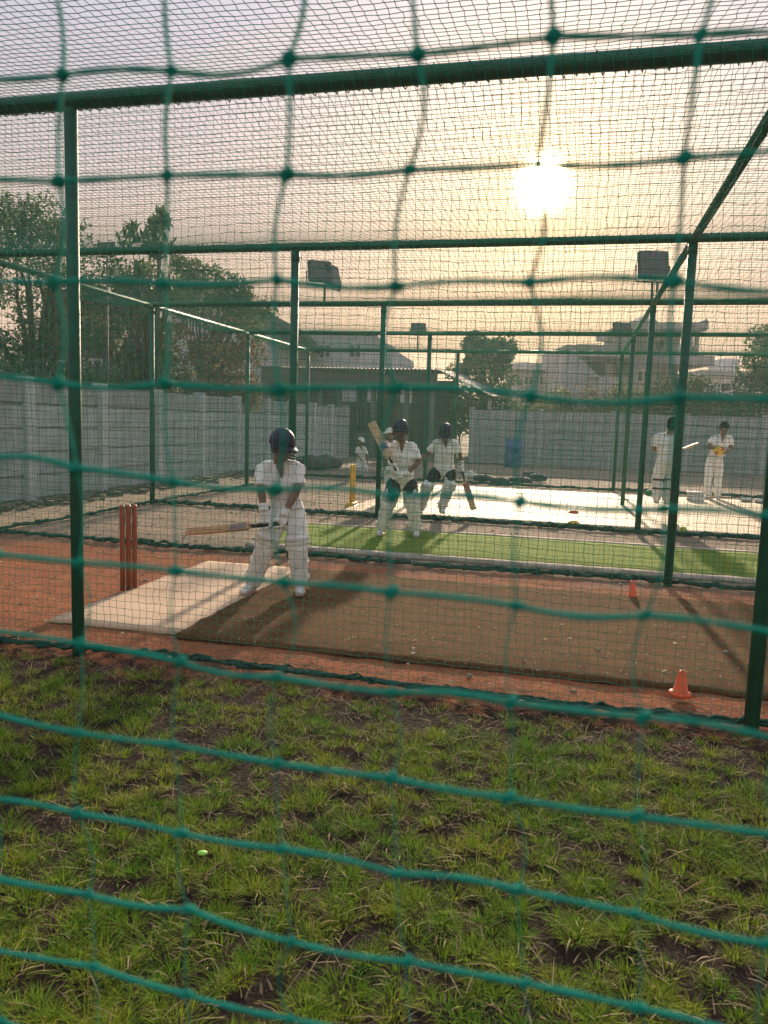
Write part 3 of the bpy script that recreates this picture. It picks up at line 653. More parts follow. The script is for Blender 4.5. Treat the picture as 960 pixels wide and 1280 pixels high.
# ------------------------------------------------------------------ floodlights
def floodlight(label, foot, head, w, h_, yaw, legs=1, second=None):
    foot, head = Vector(foot), Vector(head)
    e_ = empty('floodlight', label, 'floodlight', foot, 'floodlights of the practice ground')
    for k in range(legs):
        dx = Vector(((k - (legs - 1) / 2) * .07, 0, 0)); pipe('pole', foot + dx, Vector((foot.x, head.y + .02, head.z - h_ * .5 - .02)) + dx, .018, e_, M_metal, 8)
    def hd(c, yaw, tilt=-.25):
        M = Matrix.Translation(c) @ Matrix.Rotation(yaw, 4, 'Z') @ Matrix.Rotation(tilt, 4, 'X')
        mb = MB(); V0 = len(mb.V); mb.box((-w / 2, -.05, -h_ / 2), (w / 2, .02, h_ / 2), M); mb.box((-w * .36, .02, -h_ * .36), (w * .36, .10, h_ * .36), M)
        hb = wpart('housing', mb.mesh('housing', M_metal, False), e_); bev(hb, .034, 3)
        mb = MB(); mb.box((-w * .43, -.056, -h_ * .43), (w * .43, -.0505, h_ * .43), M); wpart('lens', mb.mesh('lens', M_lampg, False), hb)
        mb = MB(); mb.tube([M @ Vector((-w / 2 - .015, 0, 0)), M @ Vector((-w / 2 - .015, .02, -h_ * .56)), M @ Vector((w / 2 + .015, .02, -h_ * .56)), M @ Vector((w / 2 + .015, 0, 0))], .012, 6); wpart('bracket', mb.mesh('bracket', M_metal), e_)
    hd(head, yaw)
    if second: hd(Vector(second), yaw + .9)
    return e_
def on_beam(px, t_):                                         # the point of a beam under an image column
    r = ray(px, 400); a = Vector((0, 0, 0)); den = r.x * CU.y - r.y * CU.x; B0 = C(0, t_)
    k = (B0.x * CU.y - B0.y * CU.x) / den; p = r * k; return Vector((p.x, p.y, HC + .052))
f = on_beam(405, DIV[2]); floodlight('double headed floodlight left of the middle on the third beam', f, at(399.5, 340, f.y), .36, .34, .25, 1, at(415, 345, f.y + .14))
f = on_beam(816, DIV[2]); floodlight('largest single floodlight right of the sun on the third beam', f, at(816, 332, f.y), .42, .40, .0, 2)
f = on_beam(523, DIV[4]); floodlight('small far floodlight right of the double headed one', f, at(523, 411, f.y), .37, .28, 0, 1)
f = on_beam(777, DIV[4]); floodlight('small far floodlight below the largest one', f, at(777, 411, f.y), .42, .30, 0, 1)
p = at(133, 311, 14.9); floodlight('floodlight on a tall thin pole before the left trees', (p.x, p.y, -.02), p, .38, .24, -.3, 1)

# ------------------------------------------------------------------ small things on the ground
def stumps(label, P, h_, r, m, base_m=None):
    c = sum((Vector(p) for p in P), Vector()) / len(P); e_ = empty('cricket_stumps', label, 'stumps', c)
    for p in P:
        p = Vector(p); mb = MB(); mb.loft([p, p + Vector((0, 0, h_ * .97)), p + Vector((0, 0, h_))], [r, r, r * .75], 12, None, True, False); wpart('stump', mb.mesh('stump', m), e_)
    return e_
c0 = gnd(161, 738); dv = CV
st = stumps('three red brown wooden stumps standing behind the cream mat', [c0 + Vector((-.043, -.02, 0)), c0, c0 + Vector((.043, .02, 0))], .71, .0212, M_stump)
for o in st.children: pass
ys = gnd(440, 633); e_ = empty('plastic_stumps', 'yellow plastic stumps on a yellow base by the slab corner', 'stumps', ys)
for k in (-1, 0, 1):
    p = ys + CV * (.085 * k); mb = MB(); mb.loft([p + Vector((0, 0, .06)), p + Vector((0, 0, .69)), p + Vector((0, 0, .705))], [.024, .022, .017], 12, None, True, False); wpart('stump', mb.mesh('stump', M_yellow), e_)
mb = MB(); mb.box((-.09, -.16, 0), (.09, .16, .03), Matrix.Translation(ys) @ Matrix.Rotation(ROTC, 4, 'Z')); mb.box((-.06, -.13, .03), (.06, .13, .075), Matrix.Translation(ys) @ Matrix.Rotation(ROTC, 4, 'Z'))
bev(wpart('base', mb.mesh('base', M_yellow, False), e_), .012)
def cone(label, p, h_, r, tilt=0.0):
    e_ = empty('training_cone', label, 'cone', p, 'orange training cones')
    mb = MB(); mb.loft([(0, 0, 0), (0, 0, .012), (0, 0, .0125), (0, 0, h_ * .97), (0, 0, h_)], [r, r * .96, r * .68, r * .28, r * .22], 20, None, True, False)
    o = ob('cone_body', mb.mesh('cone_body', M_orange), e_, None, (tilt, tilt, 0))
    mb = MB(); mb.loft([(0, 0, h_ * .985), (0, 0, h_ * 1.004)], [r * .15, r * .15], 12, None, True, False); ob('tip_hole', mb.mesh('tip_hole', M_dark), e_, None, (tilt, tilt, 0)); return e_
cone('orange cone on the near edge of the coir mat', gnd(850, 868, .016), .135, .062, .02)
cone('orange cone beside the divider net post', gnd(790, 747), .148, .060, -.02)
def disc(label, px, py, m, r=.09):
    p = gnd(px, py, .029); e_ = MB(); e_.loft([(0, 0, 0), (0, 0, .012), (0, 0, .045)], [r, r * .92, r * .38], 18, None, True, False)
    o = ob('marker_disc', e_.mesh('marker_disc', m), None, p); tag(o, label, 'marker', 'training discs on the slab')
disc('red marker disc on the cement slab', 717, 641, M_orange); disc('yellow marker disc on the cement slab', 717, 654, M_yellow)
def ball(label, px, py, z, r, m):
    p = gnd(px, py, z); mb = MB(); mb.ell((0, 0, r), (r, r, r), None, 16, 10); mb.loft([(0, -r * 1.003, r), (0, r * 1.003, r)], [.001, .001], 4); o = ob('ball', mb.mesh('ball', m), None, p); tag(o, label, 'ball')
M_tball = mat('yellow_green_felt', (.50, .62, .05), .85, (.40, .52, .04), 60)
ball('yellow green tennis ball near the slab edge', 854, 666, .03, .045, M_tball)
p = gnd(813, 619, .029); mb = MB(); mb.ell((0, 0, .05), (.13, .09, .075), None, 16, 8); mb.ell((.05, .02, .07), (.07, .06, .06)); o = remesh(ob('cloth_bundle', mb.mesh('cloth_bundle', mat('green_bag', (.02, .22, .04), .7, (.01, .14, .03), 20)), None, p), .012); tag(o, 'small green cloth bundle beside the batter with black straps', 'bundle')
# kit bags lying along the far edge of the slab
for k, (px, py, w, h_, m, lab) in enumerate(((604, 604, .42, .17, M_bag, 'black kit bag lying nearest the helmeted batter'), (625, 607, .40, .16, M_bag, 'black kit bag second from the helmeted batter'), (650, 606, .55, .15, M_bag, 'longest black kit bag in the row beyond the slab'),
        (672, 604, .36, .20, M_bag, 'black kit bag lying right of the longest one'), (588, 601, .24, .20, M_pad, 'white pad propped against the row of kit bags'), (664, 598, .40, .15, M_bag, 'black kit bag lying behind the others'))):
    p = gnd(px, py - 2); e_ = empty('kit_bag' if m is M_bag else 'leg_pad', lab, 'bag' if m is M_bag else 'pad', p, 'kit beyond the slab', -.2 + .3 * math.sin(k * 2.4))
    mb = MB(); mb.loft([(-w / 2, 0, h_ * .48), (-w * .3, 0, h_ * .5), (w * .1, 0, h_ * .52), (w / 2, 0, h_ * .45)], [(h_ * .42, h_ * .40), (h_ * .5, h_ * .5), (h_ * .56, h_ * .5), (h_ * .4, h_ * .4)], 12); remesh(ob('bag_body', mb.mesh('bag_body', m), e_), .014, 3)
    mb = MB(); mb.tube([(-w * .18, 0, h_ * .9), (-w * .1, -.02, h_ * 1.18), (w * .1, .02, h_ * 1.2), (w * .18, 0, h_ * .9)], .010, 6); ob('strap', mb.mesh('strap', m), e_)
p = gnd(641, 584); e_ = empty('water_drum', 'blue plastic drum standing before the back wall', 'drum', p)
mb = MB(); mb.loft([(0, 0, 0), (0, 0, .03), (0, 0, .30), (0, 0, .32), (0, 0, .34), (0, 0, .62), (0, 0, .64), (0, 0, .66), (0, 0, .92), (0, 0, .95)], [.27, .29, .29, .305, .29, .29, .305, .29, .29, .26], 20, None, True, False); ob('drum_body', mb.mesh('drum_body', M_blue), e_)
mb = MB(); mb.loft([(0, 0, .951), (0, 0, .975)], [.27, .26], 20, None, True, False); ob('lid', mb.mesh('lid', M_blue), e_)
p = gnd(869, 626, .028); e_ = empty('white_box', 'white box on the slab beside the man in white', 'box', p, None, .2)
mb = MB(); mb.box((-.14, -.11, 0), (.14, .11, .16)); bev(ob('box_body', mb.mesh('box_body', M_shoe, False), e_), .01); mb = MB(); mb.box((-.15, -.12, .163), (.15, .12, .19)); bev(ob('lid', mb.mesh('lid', M_shoe, False), e_), .01)
for k, (px, py, a, lab) in enumerate(((933, 627, .3, 'white shoe lying left of its pair on the slab'), (951, 629, -1.0, 'white shoe lying right of its pair on the slab'))):
    p = gnd(px, py, .029); e_ = empty('loose_shoe', lab, 'shoe', p, 'loose shoes on the slab', a)
    mb = MB(); mb.loft([(-.11, 0, .045), (-.05, 0, .05), (.05, 0, .042), (.13, 0, .032)], [(.04, .042), (.045, .045), (.05, .036), (.04, .028)], 12, (0, 1, 0)); remesh(ob('upper', mb.mesh('upper', M_shoe), e_), .009, 3)
    mb = MB(); mb.loft([(-.12, 0, .008), (0, 0, .008), (.14, 0, .008)], [(.042, .008), (.05, .008), (.04, .008)], 10, (0, 1, 0)); ob('sole', mb.mesh('sole', M_dark), e_)
# dark kit heaped in the shade of the shed
for k, (px, py, w, lab) in enumerate(((388, 588, .8, 'dark kit bag leaning by the shed pillar'), (407, 587, .7, 'dark kit bag in the shade of the shed, right of another'))):
    p = gnd(px, py); e_ = empty('kit_bag', lab, 'bag', p, 'kit beyond the slab', .3 * k)
    mb = MB(); mb.loft([(-w / 2, 0, .20), (0, 0, .24), (w / 2, 0, .18)], [(.16, .18), (.22, .24), (.15, .16)], 12); remesh(ob('bag_body', mb.mesh('bag_body', M_bag), e_), .02, 3)
    mb = MB(); mb.tube([(-.15, 0, .4), (-.08, 0, .52), (.08, 0, .52), (.15, 0, .4)], .015, 6); ob('strap', mb.mesh('strap', M_shoe), e_)

# ------------------------------------------------------------------ people
M_red = mat('red_sticker', (.42, .05, .04), .5, (.55, .30, .25), 30)
M_bluep = mat('blue_print', (.03, .06, .42), .5)
M_strap = M_dark
def fist(mb, Wr, G, axis, th, k, hr=.017):
    """palm from the wrist, four fingers curled round a handle through G along axis, a thumb closing from the side"""
    a = axis.normalized(); w = (G - Wr); w = (w - a * w.dot(a)).normalized(); e2 = a.cross(w)
    mb.loft([Wr, Wr.lerp(G, .55) - w * .008 * k, G - w * (hr + th * .5)], [(.030 * k, .022 * k), (.042 * k, .024 * k), (.044 * k, .020 * k)], 10, a)
    for i_ in range(4):
        off = a * ((i_ - 1.5) * .0235 * k); rr = hr + th * (.9, 1, .95, .82)[i_]
        P = [G + off + (-w * math.cos(x) + e2 * math.sin(x)) * rr for x in (-.5, .3, 1.2, 2.1, 2.9, 3.7 + .1 * i_)]
        mb.loft(P, [th * c for c in (1, 1.05, 1.0, 1.05, .95, .85)], 8)
    off = a * (.05 * k)
    mb.loft([Wr.lerp(G, .45) + a * .03 * k, G + off - w * hr - e2 * .012, G + off * .9 - e2 * (hr + th * .6) + w * .004, G + off * .7 - e2 * hr * .7 + w * (hr + th * .4)], [th * 1.15, th * 1.1, th, th * .8], 8)
def open_hand(mb, Wr, d, side, k):
    d = d.normalized(); nrm_ = d.cross(side).normalized(); K = Wr + d * .075 * k
    mb.loft([Wr, Wr + d * .04 * k, K], [(.024 * k, .017 * k), (.036 * k, .016 * k), (.038 * k, .013 * k)], 10, side)
    for i_ in range(4):
        s0 = K + side * ((i_ - 1.5) * .0195 * k); L = (.060, .070, .066, .050)[i_] * k
        mb.loft([s0, s0 + d * L * .5 + nrm_ * .006 * k, s0 + d * L * .85 + nrm_ * .022 * k], [.0092 * k, .0088 * k, .0075 * k], 7)
    mb.loft([Wr + d * .02 * k + side * .025 * k, Wr + d * .05 * k + side * .05 * k, Wr + d * .085 * k + side * .055 * k + nrm_ * .012 * k], [.012 * k, .011 * k, .009 * k], 7)
def person(label, zoom, d, J, k, face, chest, head='helmet', pads=True, gloves='LR', grip=None, hands=None, thigh=False, sleeve=.80, toe_y=None, straps_back=False, lean=0.0, capm=None):
    ox, oy, sc = zoom
    def P(n): x, y, dy = J[n]; return at(ox + x / sc, oy + y / sc, d + dy)
    j = {n: P(n) for n in J}; face = Vector((*face, 0)).normalized(); chest = Vector((*chest, 0)).normalized()
    foot = (j['anL'] + j['anR']) / 2; e_ = empty('person', label, 'person', (foot.x, foot.y, 0))
    G0 = .0 if (lambda s, t_: not (t_ > 7.62 and t_ < 13.6 and s > -.7))(*cage(foot)) else .028
    s0, t0 = cage(foot)
    if .5 < t0 < 3 and s0 > -.6: G0 = .018
    if 4.2 < t0 < 6: G0 = .018
    for n in ('anL', 'anR'): j[n].z = max(j[n].z, G0 + .075 * k)
    side = (j['shR'] - j['shL']).normalized(); pel = (j['hipL'] + j['hipR']) / 2 + Vector((0, 0, .03 * k)); shm = (j['shL'] + j['shR']) / 2
    up = (shm - pel).normalized(); chestp = pel.lerp(shm, .68) + chest * .012; waist = pel.lerp(shm, .34)
    sw = (j['shR'] - j['shL']).length / 2; pw = max((j['hipR'] - j['hipL']).length / 2 + .065 * k, .12 * k)
    UP = Vector((0, 0, 1)); fs = Vector((face.y, -face.x, 0))
    MH = Matrix(((fs.x, face.x, 0), (fs.y, face.y, 0), (fs.z, face.z, 1)))
    hl = Matrix.Rotation(-lean, 3, fs); MH = (hl @ MH) * 1.08
    hc = j['head']; f3 = MH @ Vector((0, 1, 0)); u3 = MH @ Vector((0, 0, 1))
    # body: one continuous surface
    mb = MB()
    mb.ell(hc + u3 * .02 * k, (.074 * k, .092 * k, .100 * k), MH); mb.ell(hc + f3 * .028 * k - u3 * .062 * k, (.052 * k, .058 * k, .058 * k), MH)
    mb.loft([hc + f3 * .088 * k + u3 * .022 * k, hc + f3 * .108 * k - u3 * .012 * k], [.010 * k, .017 * k], 8)
    mb.loft([hc + f3 * .088 * k - u3 * .052 * k - fs * .018 * k, hc + f3 * .088 * k - u3 * .052 * k + fs * .018 * k], [.009 * k, .009 * k], 8)
    for q_ in (-1, 1): mb.ell(hc + fs * (.076 * k * q_) - f3 * .006 * k, (.012 * k, .022 * k, .032 * k), MH, 8, 6)
    mb.loft([shm - up * .02, shm.lerp(j['neck'], .6), hc - u3 * .045 * k - f3 * .012 * k], [.070 * k, .052 * k, .047 * k], 12)
    mb.loft([pel - up * .04, waist, chestp, shm - up * .01], [(pw * .85, .085 * k), (pw * .78, .078 * k), (sw * .88, .092 * k), (sw * .62, .060 * k)], 16, side)
    for q_ in 'LR': mb.loft([shm.lerp(j['neck'], .55), j['sh' + q_].lerp(shm, .25) + up * .012], [.045 * k, .040 * k], 10)
    mb.loft([shm + up * .03 * k + chest * .045 * k, shm - up * .02 * k + chest * .083 * k, shm - up * .085 * k + chest * .112 * k], [.034 * k, .026 * k, .008 * k], 10)
    for n in 'LR':
        sh_, el, wr = j['sh' + n], j['el' + n], j['wr' + n]
        mb.loft([sh_, sh_.lerp(el, .5), el, el.lerp(wr, .3), wr], [.045 * k, .042 * k, .034 * k, .036 * k, .025 * k], 10)
        hp, kn, an = j['hip' + n], j['kn' + n], j['an' + n]
        mb.loft([hp, hp.lerp(kn, .5), kn, kn.lerp(an, .3), an], [.075 * k, .066 * k, .050 * k, .050 * k, .034 * k], 10)
        if hands and n in hands: open_hand(mb, wr, hands[n][0], hands[n][1], k)
        elif grip and n in grip and n not in gloves: fist(mb, wr, grip[n][0], grip[n][1], .010 * k, k)
        elif not (grip and n in grip): open_hand(mb, wr, wr - el, chest, k)
    body = remesh(wpart('body', mb.mesh('body', M_skin), e_), .0085 if d < 8 else .0105, 3)
    for q_ in (-1, 1):
        mb = MB(); mb.ell(hc + f3 * .083 * k + fs * (.030 * k * q_) + u3 * .014 * k, (.012 * k, .007 * k, .007 * k), MH, 8, 6); wpart('eye', mb.mesh('eye', M_eye), e_)
    # shirt
    mb = MB(); mb.loft([pel - up * .03, waist, chestp, shm - up * .03, shm + up * .015], [(pw * 1.02, .112 * k), (pw * .98, .108 * k), (sw * 1.02, .120 * k), (sw * .90, .090 * k), (sw * .55, .066 * k)], 20, side)
    for n in 'LR':
        sh_, el = j['sh' + n], j['el' + n]; a = sh_ - up * .012
        mb.loft([a.lerp(shm, .3), a, sh_.lerp(el, .45), sh_.lerp(el, sleeve)], [.055 * k, .064 * k, .062 * k, .066 * k], 12, None, True, False)
    for q_ in 'LR': mb.loft([shm.lerp(j['neck'], .28), j['sh' + q_].lerp(shm, .12) + up * .004], [.056 * k, .058 * k], 10)
    folds(remesh(wpart('shirt', mb.mesh('shirt', M_white), e_), .0095 if d < 8 else .012, 3))
    cp = []                                                     # collar round the neck, open at the front
    for i_ in range(13):
        a = -2.75 + 5.5 * i_ / 12; c0_ = shm.lerp(j['neck'], .35)
        cp.append(c0_ + side * (.066 * k * math.sin(a)) - chest * (.060 * k * math.cos(a)) + up * (.018 * k * math.cos(a)) - up * (.03 * k if abs(a) > 2.4 else 0))
    mb = MB(); mb.loft(cp, [(.010 * k, .022 * k)] * 13, 8, up); wpart('collar', mb.mesh('collar', M_white), e_)
    # trousers
    mb = MB(); mb.loft([pel + up * .06, pel, pel - up * .07 * k], [(pw * 1.0, .118 * k), (pw * 1.08, .130 * k), (pw * .98, .118 * k)], 18, side)
    for n in 'LR':
        hp, kn, an = j['hip' + n], j['kn' + n], j['an' + n]
        mb.loft([hp.lerp(pel, .2), hp.lerp(kn, .35), kn, kn.lerp(an, .4), an + (an - kn).normalized() * .01], [.100 * k, .096 * k, .078 * k, .076 * k, .070 * k], 14, None, True, False)
    folds(remesh(wpart('trousers', mb.mesh('trousers', M_white), e_), .010 if d < 8 else .0125, 3), .026)
    mb = MB(); mb.loft([pel + up * .035, pel + up * .06], [(pw * 1.05, .122 * k)] * 2, 20, side, False); o = wpart('belt', mb.mesh('belt', M_white if d < 8 else M_white), e_); o.modifiers.new('solid', 'SOLIDIFY').thickness = .004
    for n in 'LR':
        kn, an = j['kn' + n], j['an' + n]; to = j['to' + n]; fd = Vector((to.x - an.x, to.y - an.y, 0)); fd = fd.normalized() if fd.length > .02 else chest.copy()
        lift = an.z - (G0 + .075 * k); hb = Vector((an.x, an.y, G0 + .004 + lift)) - fd * .055 * k; ft = fd.cross(UP); tp = hb + fd * .235 * k
        mb = MB(); mb.loft([hb + UP * .045 * k, hb + fd * .06 * k + UP * .052 * k, hb + fd * .14 * k + UP * .042 * k, tp + UP * .030 * k], [(.034 * k, .040 * k), (.038 * k, .048 * k), (.044 * k, .036 * k), (.036 * k, .024 * k)], 12, ft)
        mb.loft([hb + fd * .055 * k + UP * .05 * k, Vector((an.x, an.y, an.z + .03 * k))], [.040 * k, .042 * k], 10)
        so_ = remesh(wpart('shoe', mb.mesh('shoe', M_shoe), e_), .008 if d < 8 else .011, 3)
        mb = MB(); mb.loft([hb + UP * .012 * k - fd * .025 * k, hb + fd * .10 * k + UP * .012 * k, tp + fd * .015 * k + UP * .012 * k], [(.036 * k, .012 * k), (.046 * k, .012 * k), (.036 * k, .012 * k)], 10, ft, True, False); wpart('sole', mb.mesh('sole', mat('shoe_sole', (.45, .30, .24), .7)), so_)
        if pads:
            ax_ = (kn - an).normalized(); fw = chest - ax_ * chest.dot(ax_); fw = fw.normalized(); sd = ax_.cross(fw)
            b0 = an + ax_ * .02 * k + fw * .030 * k; t1 = kn + ax_ * .03 * k + fw * .034 * k
            hp = j['hip' + n]; th_ = (hp - kn).normalized(); t2 = kn + th_ * .16 * k + fw * .05 * k
            mb = MB(); mb.loft([b0, b0.lerp(t1, .35), t1, t2], [(.066 * k, .058 * k), (.080 * k, .062 * k), (.092 * k, .066 * k), (.090 * k, .052 * k)], 16, sd)
            for r_i in range(5):
                o_ = sd * ((r_i - 2) * .031 * k); f_ = fw * ((.060, .066, .068, .066, .060)[r_i] - .003) * k
                mb.loft([b0 + o_ * .8 + f_ * .9, t1 - ax_ * .07 * k + o_ + f_ * 1.05], [.0125 * k, .0140 * k], 8)
            for r_i in range(3):
                c_k = t1 + ax_ * ((r_i - 1) * .042 - .012) * k + fw * .050 * k
                mb.loft([c_k - sd * .088 * k - fw * .035 * k, c_k - sd * .05 * k, c_k + sd * .05 * k, c_k + sd * .088 * k - fw * .035 * k], [.024 * k] * 4, 9)
            pd = remesh(wpart('leg_pad', mb.mesh('leg_pad', M_pad), e_), .0065 if d < 8 else .0105, 1)
            for u in (.18, .55, 1.02):
                c_ = an.lerp(kn, u); mb = MB(); mb.loft([c_ - ax_ * .014, c_ + ax_ * .014], [(.094 * k, .092 * k)] * 2, 16, sd, False); o = wpart('strap', mb.mesh('strap', M_strap if straps_back and u > .2 else M_pad), pd); o.modifiers.new('solid', 'SOLIDIFY').thickness = .006
            if thigh:
                mb = MB(); hp = j['hip' + n]; q1 = hp.lerp(kn, .16); q2 = hp.lerp(kn, .74); mb.loft([q1, q2], [(.112 * k, .112 * k), (.100 * k, .104 * k)], 16, sd, True, True); remesh(wpart('thigh_guard', mb.mesh('thigh_guard', M_dark), e_), .012, 3)
    for n in 'LR':
        if grip and n in grip and n in gloves:
            wr, el = j['wr' + n], j['el' + n]; mb = MB(); fist(mb, wr, grip[n][0], grip[n][1], .0165 * k, k * 1.15, .017)
            q_ = (el - wr).normalized(); mb.loft([wr + q_ * .05 * k, wr, wr - q_ * .02 * k], [.045 * k, .042 * k, .040 * k], 12, None, True, False)
            remesh(wpart('batting_glove', mb.mesh('batting_glove', M_pad), e_), .006 if d < 8 else .009, 2)
    # headwear
    if head == 'helmet':
        hm_ = M_helm; mb = MB(); mb.ell((0, 0, 0), (.094 * k, .118 * k, .118 * k), None, 24, 12, 0, 1.78)
        for q_ in (-1, 1): mb.loft([(.088 * k * q_, .01 * k, -.01 * k), (.086 * k * q_, .015 * k, -.07 * k)], [(.012 * k, .045 * k), (.010 * k, .030 * k)], 10, (1, 0, 0))
        MM = Matrix.Translation(hc + u3 * .035 * k) @ MH.to_4x4(); me_ = mb.mesh('helmet', hm_); me_.transform(MM); hel = wpart('helmet', me_, e_); hel.modifiers.new('solid', 'SOLIDIFY').thickness = .010
        mb = MB(); n0 = 14
        for i_ in range(n0 + 1):
            a = -1.1 + 2.2 * i_ / n0
            for rr, z in ((1.0, -.008), (1.0 + .50 * math.cos(a * 1.15), -.030)): mb.V.append(Vector((.094 * k * math.sin(a) * (1 + (rr - 1) * .35), .118 * k * math.cos(a) * rr, z * k)))
            if i_: q_ = len(mb.V); mb.F.append((q_ - 4, q_ - 2, q_ - 1, q_ - 3))
        me_ = mb.mesh('peak', hm_); me_.transform(MM); o = wpart('peak', me_, hel); o.modifiers.new('solid', 'SOLIDIFY').thickness = .008
        for z in (-.055, -.085, -.112):
            mb = MB(); mb.tube([Vector((.100 * k * math.sin(a), .150 * k * math.cos(a) * (1 if abs(a) < 1 else .95), z * k)) for a in [-1.45 + 2.9 * i_ / 12 for i_ in range(13)]], .0035, 6)
            me_ = mb.mesh('grille_bar', M_metal); me_.transform(MM); wpart('grille_bar', me_, hel)
    elif head == 'cap':
        mm_ = capm or M_white; MM = Matrix.Translation(hc + u3 * .038 * k) @ MH.to_4x4()
        mb = MB(); mb.ell((0, 0, 0), (.084 * k, .104 * k, .092 * k), None, 20, 9, 0, 1.62); me_ = mb.mesh('cap', mm_); me_.transform(MM); cp_ = wpart('cap', me_, e_); cp_.modifiers.new('solid', 'SOLIDIFY').thickness = .006
        mb = MB(); mb.loft([(0, .085 * k, -.004 * k), (0, .135 * k, -.014 * k), (0, .165 * k, -.024 * k)], [(.072 * k, .005), (.062 * k, .005), (.034 * k, .005)], 12, (1, 0, 0)); me_ = mb.mesh('peak', mm_); me_.transform(MM); wpart('peak', me_, cp_)
    else:
        MM = Matrix.Translation(hc + u3 * .028 * k - f3 * .010 * k) @ MH.to_4x4(); mb = MB(); mb.ell((0, -.006 * k, .030 * k), (.082 * k, .096 * k, .086 * k), None, 20, 12); mb.ell((0, -.035 * k, -.02 * k), (.080 * k, .068 * k, .085 * k), None, 16, 8)
        me_ = mb.mesh('hair', M_hair); me_.transform(MM); remesh(wpart('hair', me_, e_), .009, 3)
    return e_, j
def bat(label, A, B, face_n, w=.105, blade=.62, sticker=None, text=None, wood=None):
    """A: end of the handle, B: toe of the blade"""
    A, B = Vector(A), Vector(B); L = (B - A).length; z = (A - B).normalized(); y = Vector(face_n); y = (y - z * y.dot(z)).normalized(); x = y.cross(z)
    M = Matrix(((x.x, y.x, z.x, B.x), (x.y, y.y, z.y, B.y), (x.z, y.z, z.z, B.z), (0, 0, 0, 1)))
    e_ = empty('cricket_bat', label, 'bat', B); bl_ = L * blade; h2 = w / 2; V = []; F = []
    secs = [(0.0, .72, .010, .018), (.012, .95, .012, .024), (.05, 1, .014, .036), (bl_ * .35, 1, .017, .050), (bl_ * .75, 1, .014, .036), (bl_ * .90, .96, .012, .026), (bl_ * .96, .62, .012, .020), (bl_, .26, .012, .016)]
    for (zz, wf, ed, sp_) in secs:
        V += [M @ Vector(p) for p in ((-h2 * wf, .006, zz), (0, .010, zz), (h2 * wf, .006, zz), (h2 * wf, .006 - ed, zz), (0, -sp_ + .006, zz), (-h2 * wf, .006 - ed, zz))]
    for i_ in range(len(secs) - 1):
        for q_ in range(6): F.append((i_ * 6 + q_, i_ * 6 + (q_ + 1) % 6, (i_ + 1) * 6 + (q_ + 1) % 6, (i_ + 1) * 6 + q_))
    F += [(5, 4, 3, 2, 1, 0), tuple((len(secs) - 1) * 6 + q_ for q_ in range(6))]
    o = wpart('blade', mesh('blade', V, F, wood or M_wood, False), e_); bev(o, .003); o.data.update()
    mb = MB(); mb.loft([M @ Vector((0, -.002, bl_ - .03)), M @ Vector((0, -.002, L - .01)), M @ Vector((0, -.002, L))], [.0155, .0165, .018], 12, None, True, False); wpart('handle', mb.mesh('handle', M_grip), e_)
    if sticker:
        for (u0, u1, m) in sticker:
            mb = MB(); zz0, zz1 = bl_ * u0, bl_ * u1; b0 = 0
            mb.V += [M @ Vector(p) for p in ((-h2 * .86, .0095, zz0), (0, .0122, zz0), (h2 * .86, .0095, zz0), (-h2 * .86, .0095, zz1), (0, .0122, zz1), (h2 * .86, .0095, zz1))]; mb.F += [(0, 1, 4, 3), (1, 2, 5, 4)]
            wpart('sticker', mb.mesh('sticker', m, False), e_)
            mb = MB(); mb.V += [M @ Vector(p) for p in ((-h2 * 1.0 - .001, .005, zz0), (-.004, -.043, zz0), (h2 + .001, .005, zz0), (-h2 - .001, .005, zz1), (-.004, -.036, zz1), (h2 + .001, .005, zz1))]; mb.F += [(1, 0, 3, 4), (2, 1, 4, 5)]
            if text is None: wpart('sticker', mb.mesh('sticker', m, False), e_)
    if text:
        cu = bpy.data.curves.new('logo', 'FONT'); cu.body = text[0]; cu.size = text[1]; cu.align_x = 'CENTER'; cu.extrude = .0004; cu.offset = .0035; tmp = bpy.data.objects.new('logo', cu); COL.objects.link(tmp)
        dg = bpy.context.evaluated_depsgraph_get(); me_ = bpy.data.meshes.new_from_object(tmp.evaluated_get(dg)); bpy.data.objects.remove(tmp)
        me_.materials.clear(); me_.materials.append(M_bluep); me_.transform(M @ Matrix.Translation((0, .0128, bl_ * text[2])) @ Matrix.Rotation(math.pi, 4, 'Z') @ Matrix.Rotation(math.pi / 2, 4, 'X') @ Matrix.Rotation(text[3], 4, 'Z')); wpart('logo', me_, e_)
    return e_
Z1 = (220, 510, 4.8); Z2 = (420, 510, 4.8); Z3 = (740, 480, 4.364)
def zp(z, x, y, d): return at(z[0] + x / z[2], z[1] + y / z[2], d)
# batter on the cream mat
d = 6.27
A, B = zp(Z1, 668, 690, d - .20), zp(Z1, 62, 742, d - .16); ax = (A - B)
gl, gr = A.lerp(B, (668 - 535) / 606), A.lerp(B, (668 - 618) / 606)
person('batter in white with navy helmet crouching on the cream mat', Z1, d, dict(head=(632, 232, -.06), neck=(622, 318, -.02), shL=(522, 358, .0), shR=(732, 358, .02), elL=(510, 495, -.08), wrL=(528, 612, -.19), elR=(728, 490, -.06), wrR=(648, 640, -.19),
    hipL=(618, 640, .10), hipR=(718, 640, .10), knL=(545, 805, -.02), knR=(728, 815, .0), anL=(460, 1050, .04), anR=(745, 1055, .02), toL=(405, 1110, -.12), toR=(740, 1120, -.2)), .93, (.75, -.65), (.12, -1), grip={'L': (gl, ax), 'R': (gr, ax)}, lean=.25)
bat('willow bat with dark worn shoulder held level by the crouching batter', A, B, (.0, -.5, .85), .085, .66, [(.66, .90, mat('worn_sticker', (.12, .085, .07), .6, (.28, .19, .15), 40))], None, mat('oiled_willow', (.46, .23, .075), .5, (.36, .17, .05), 25))
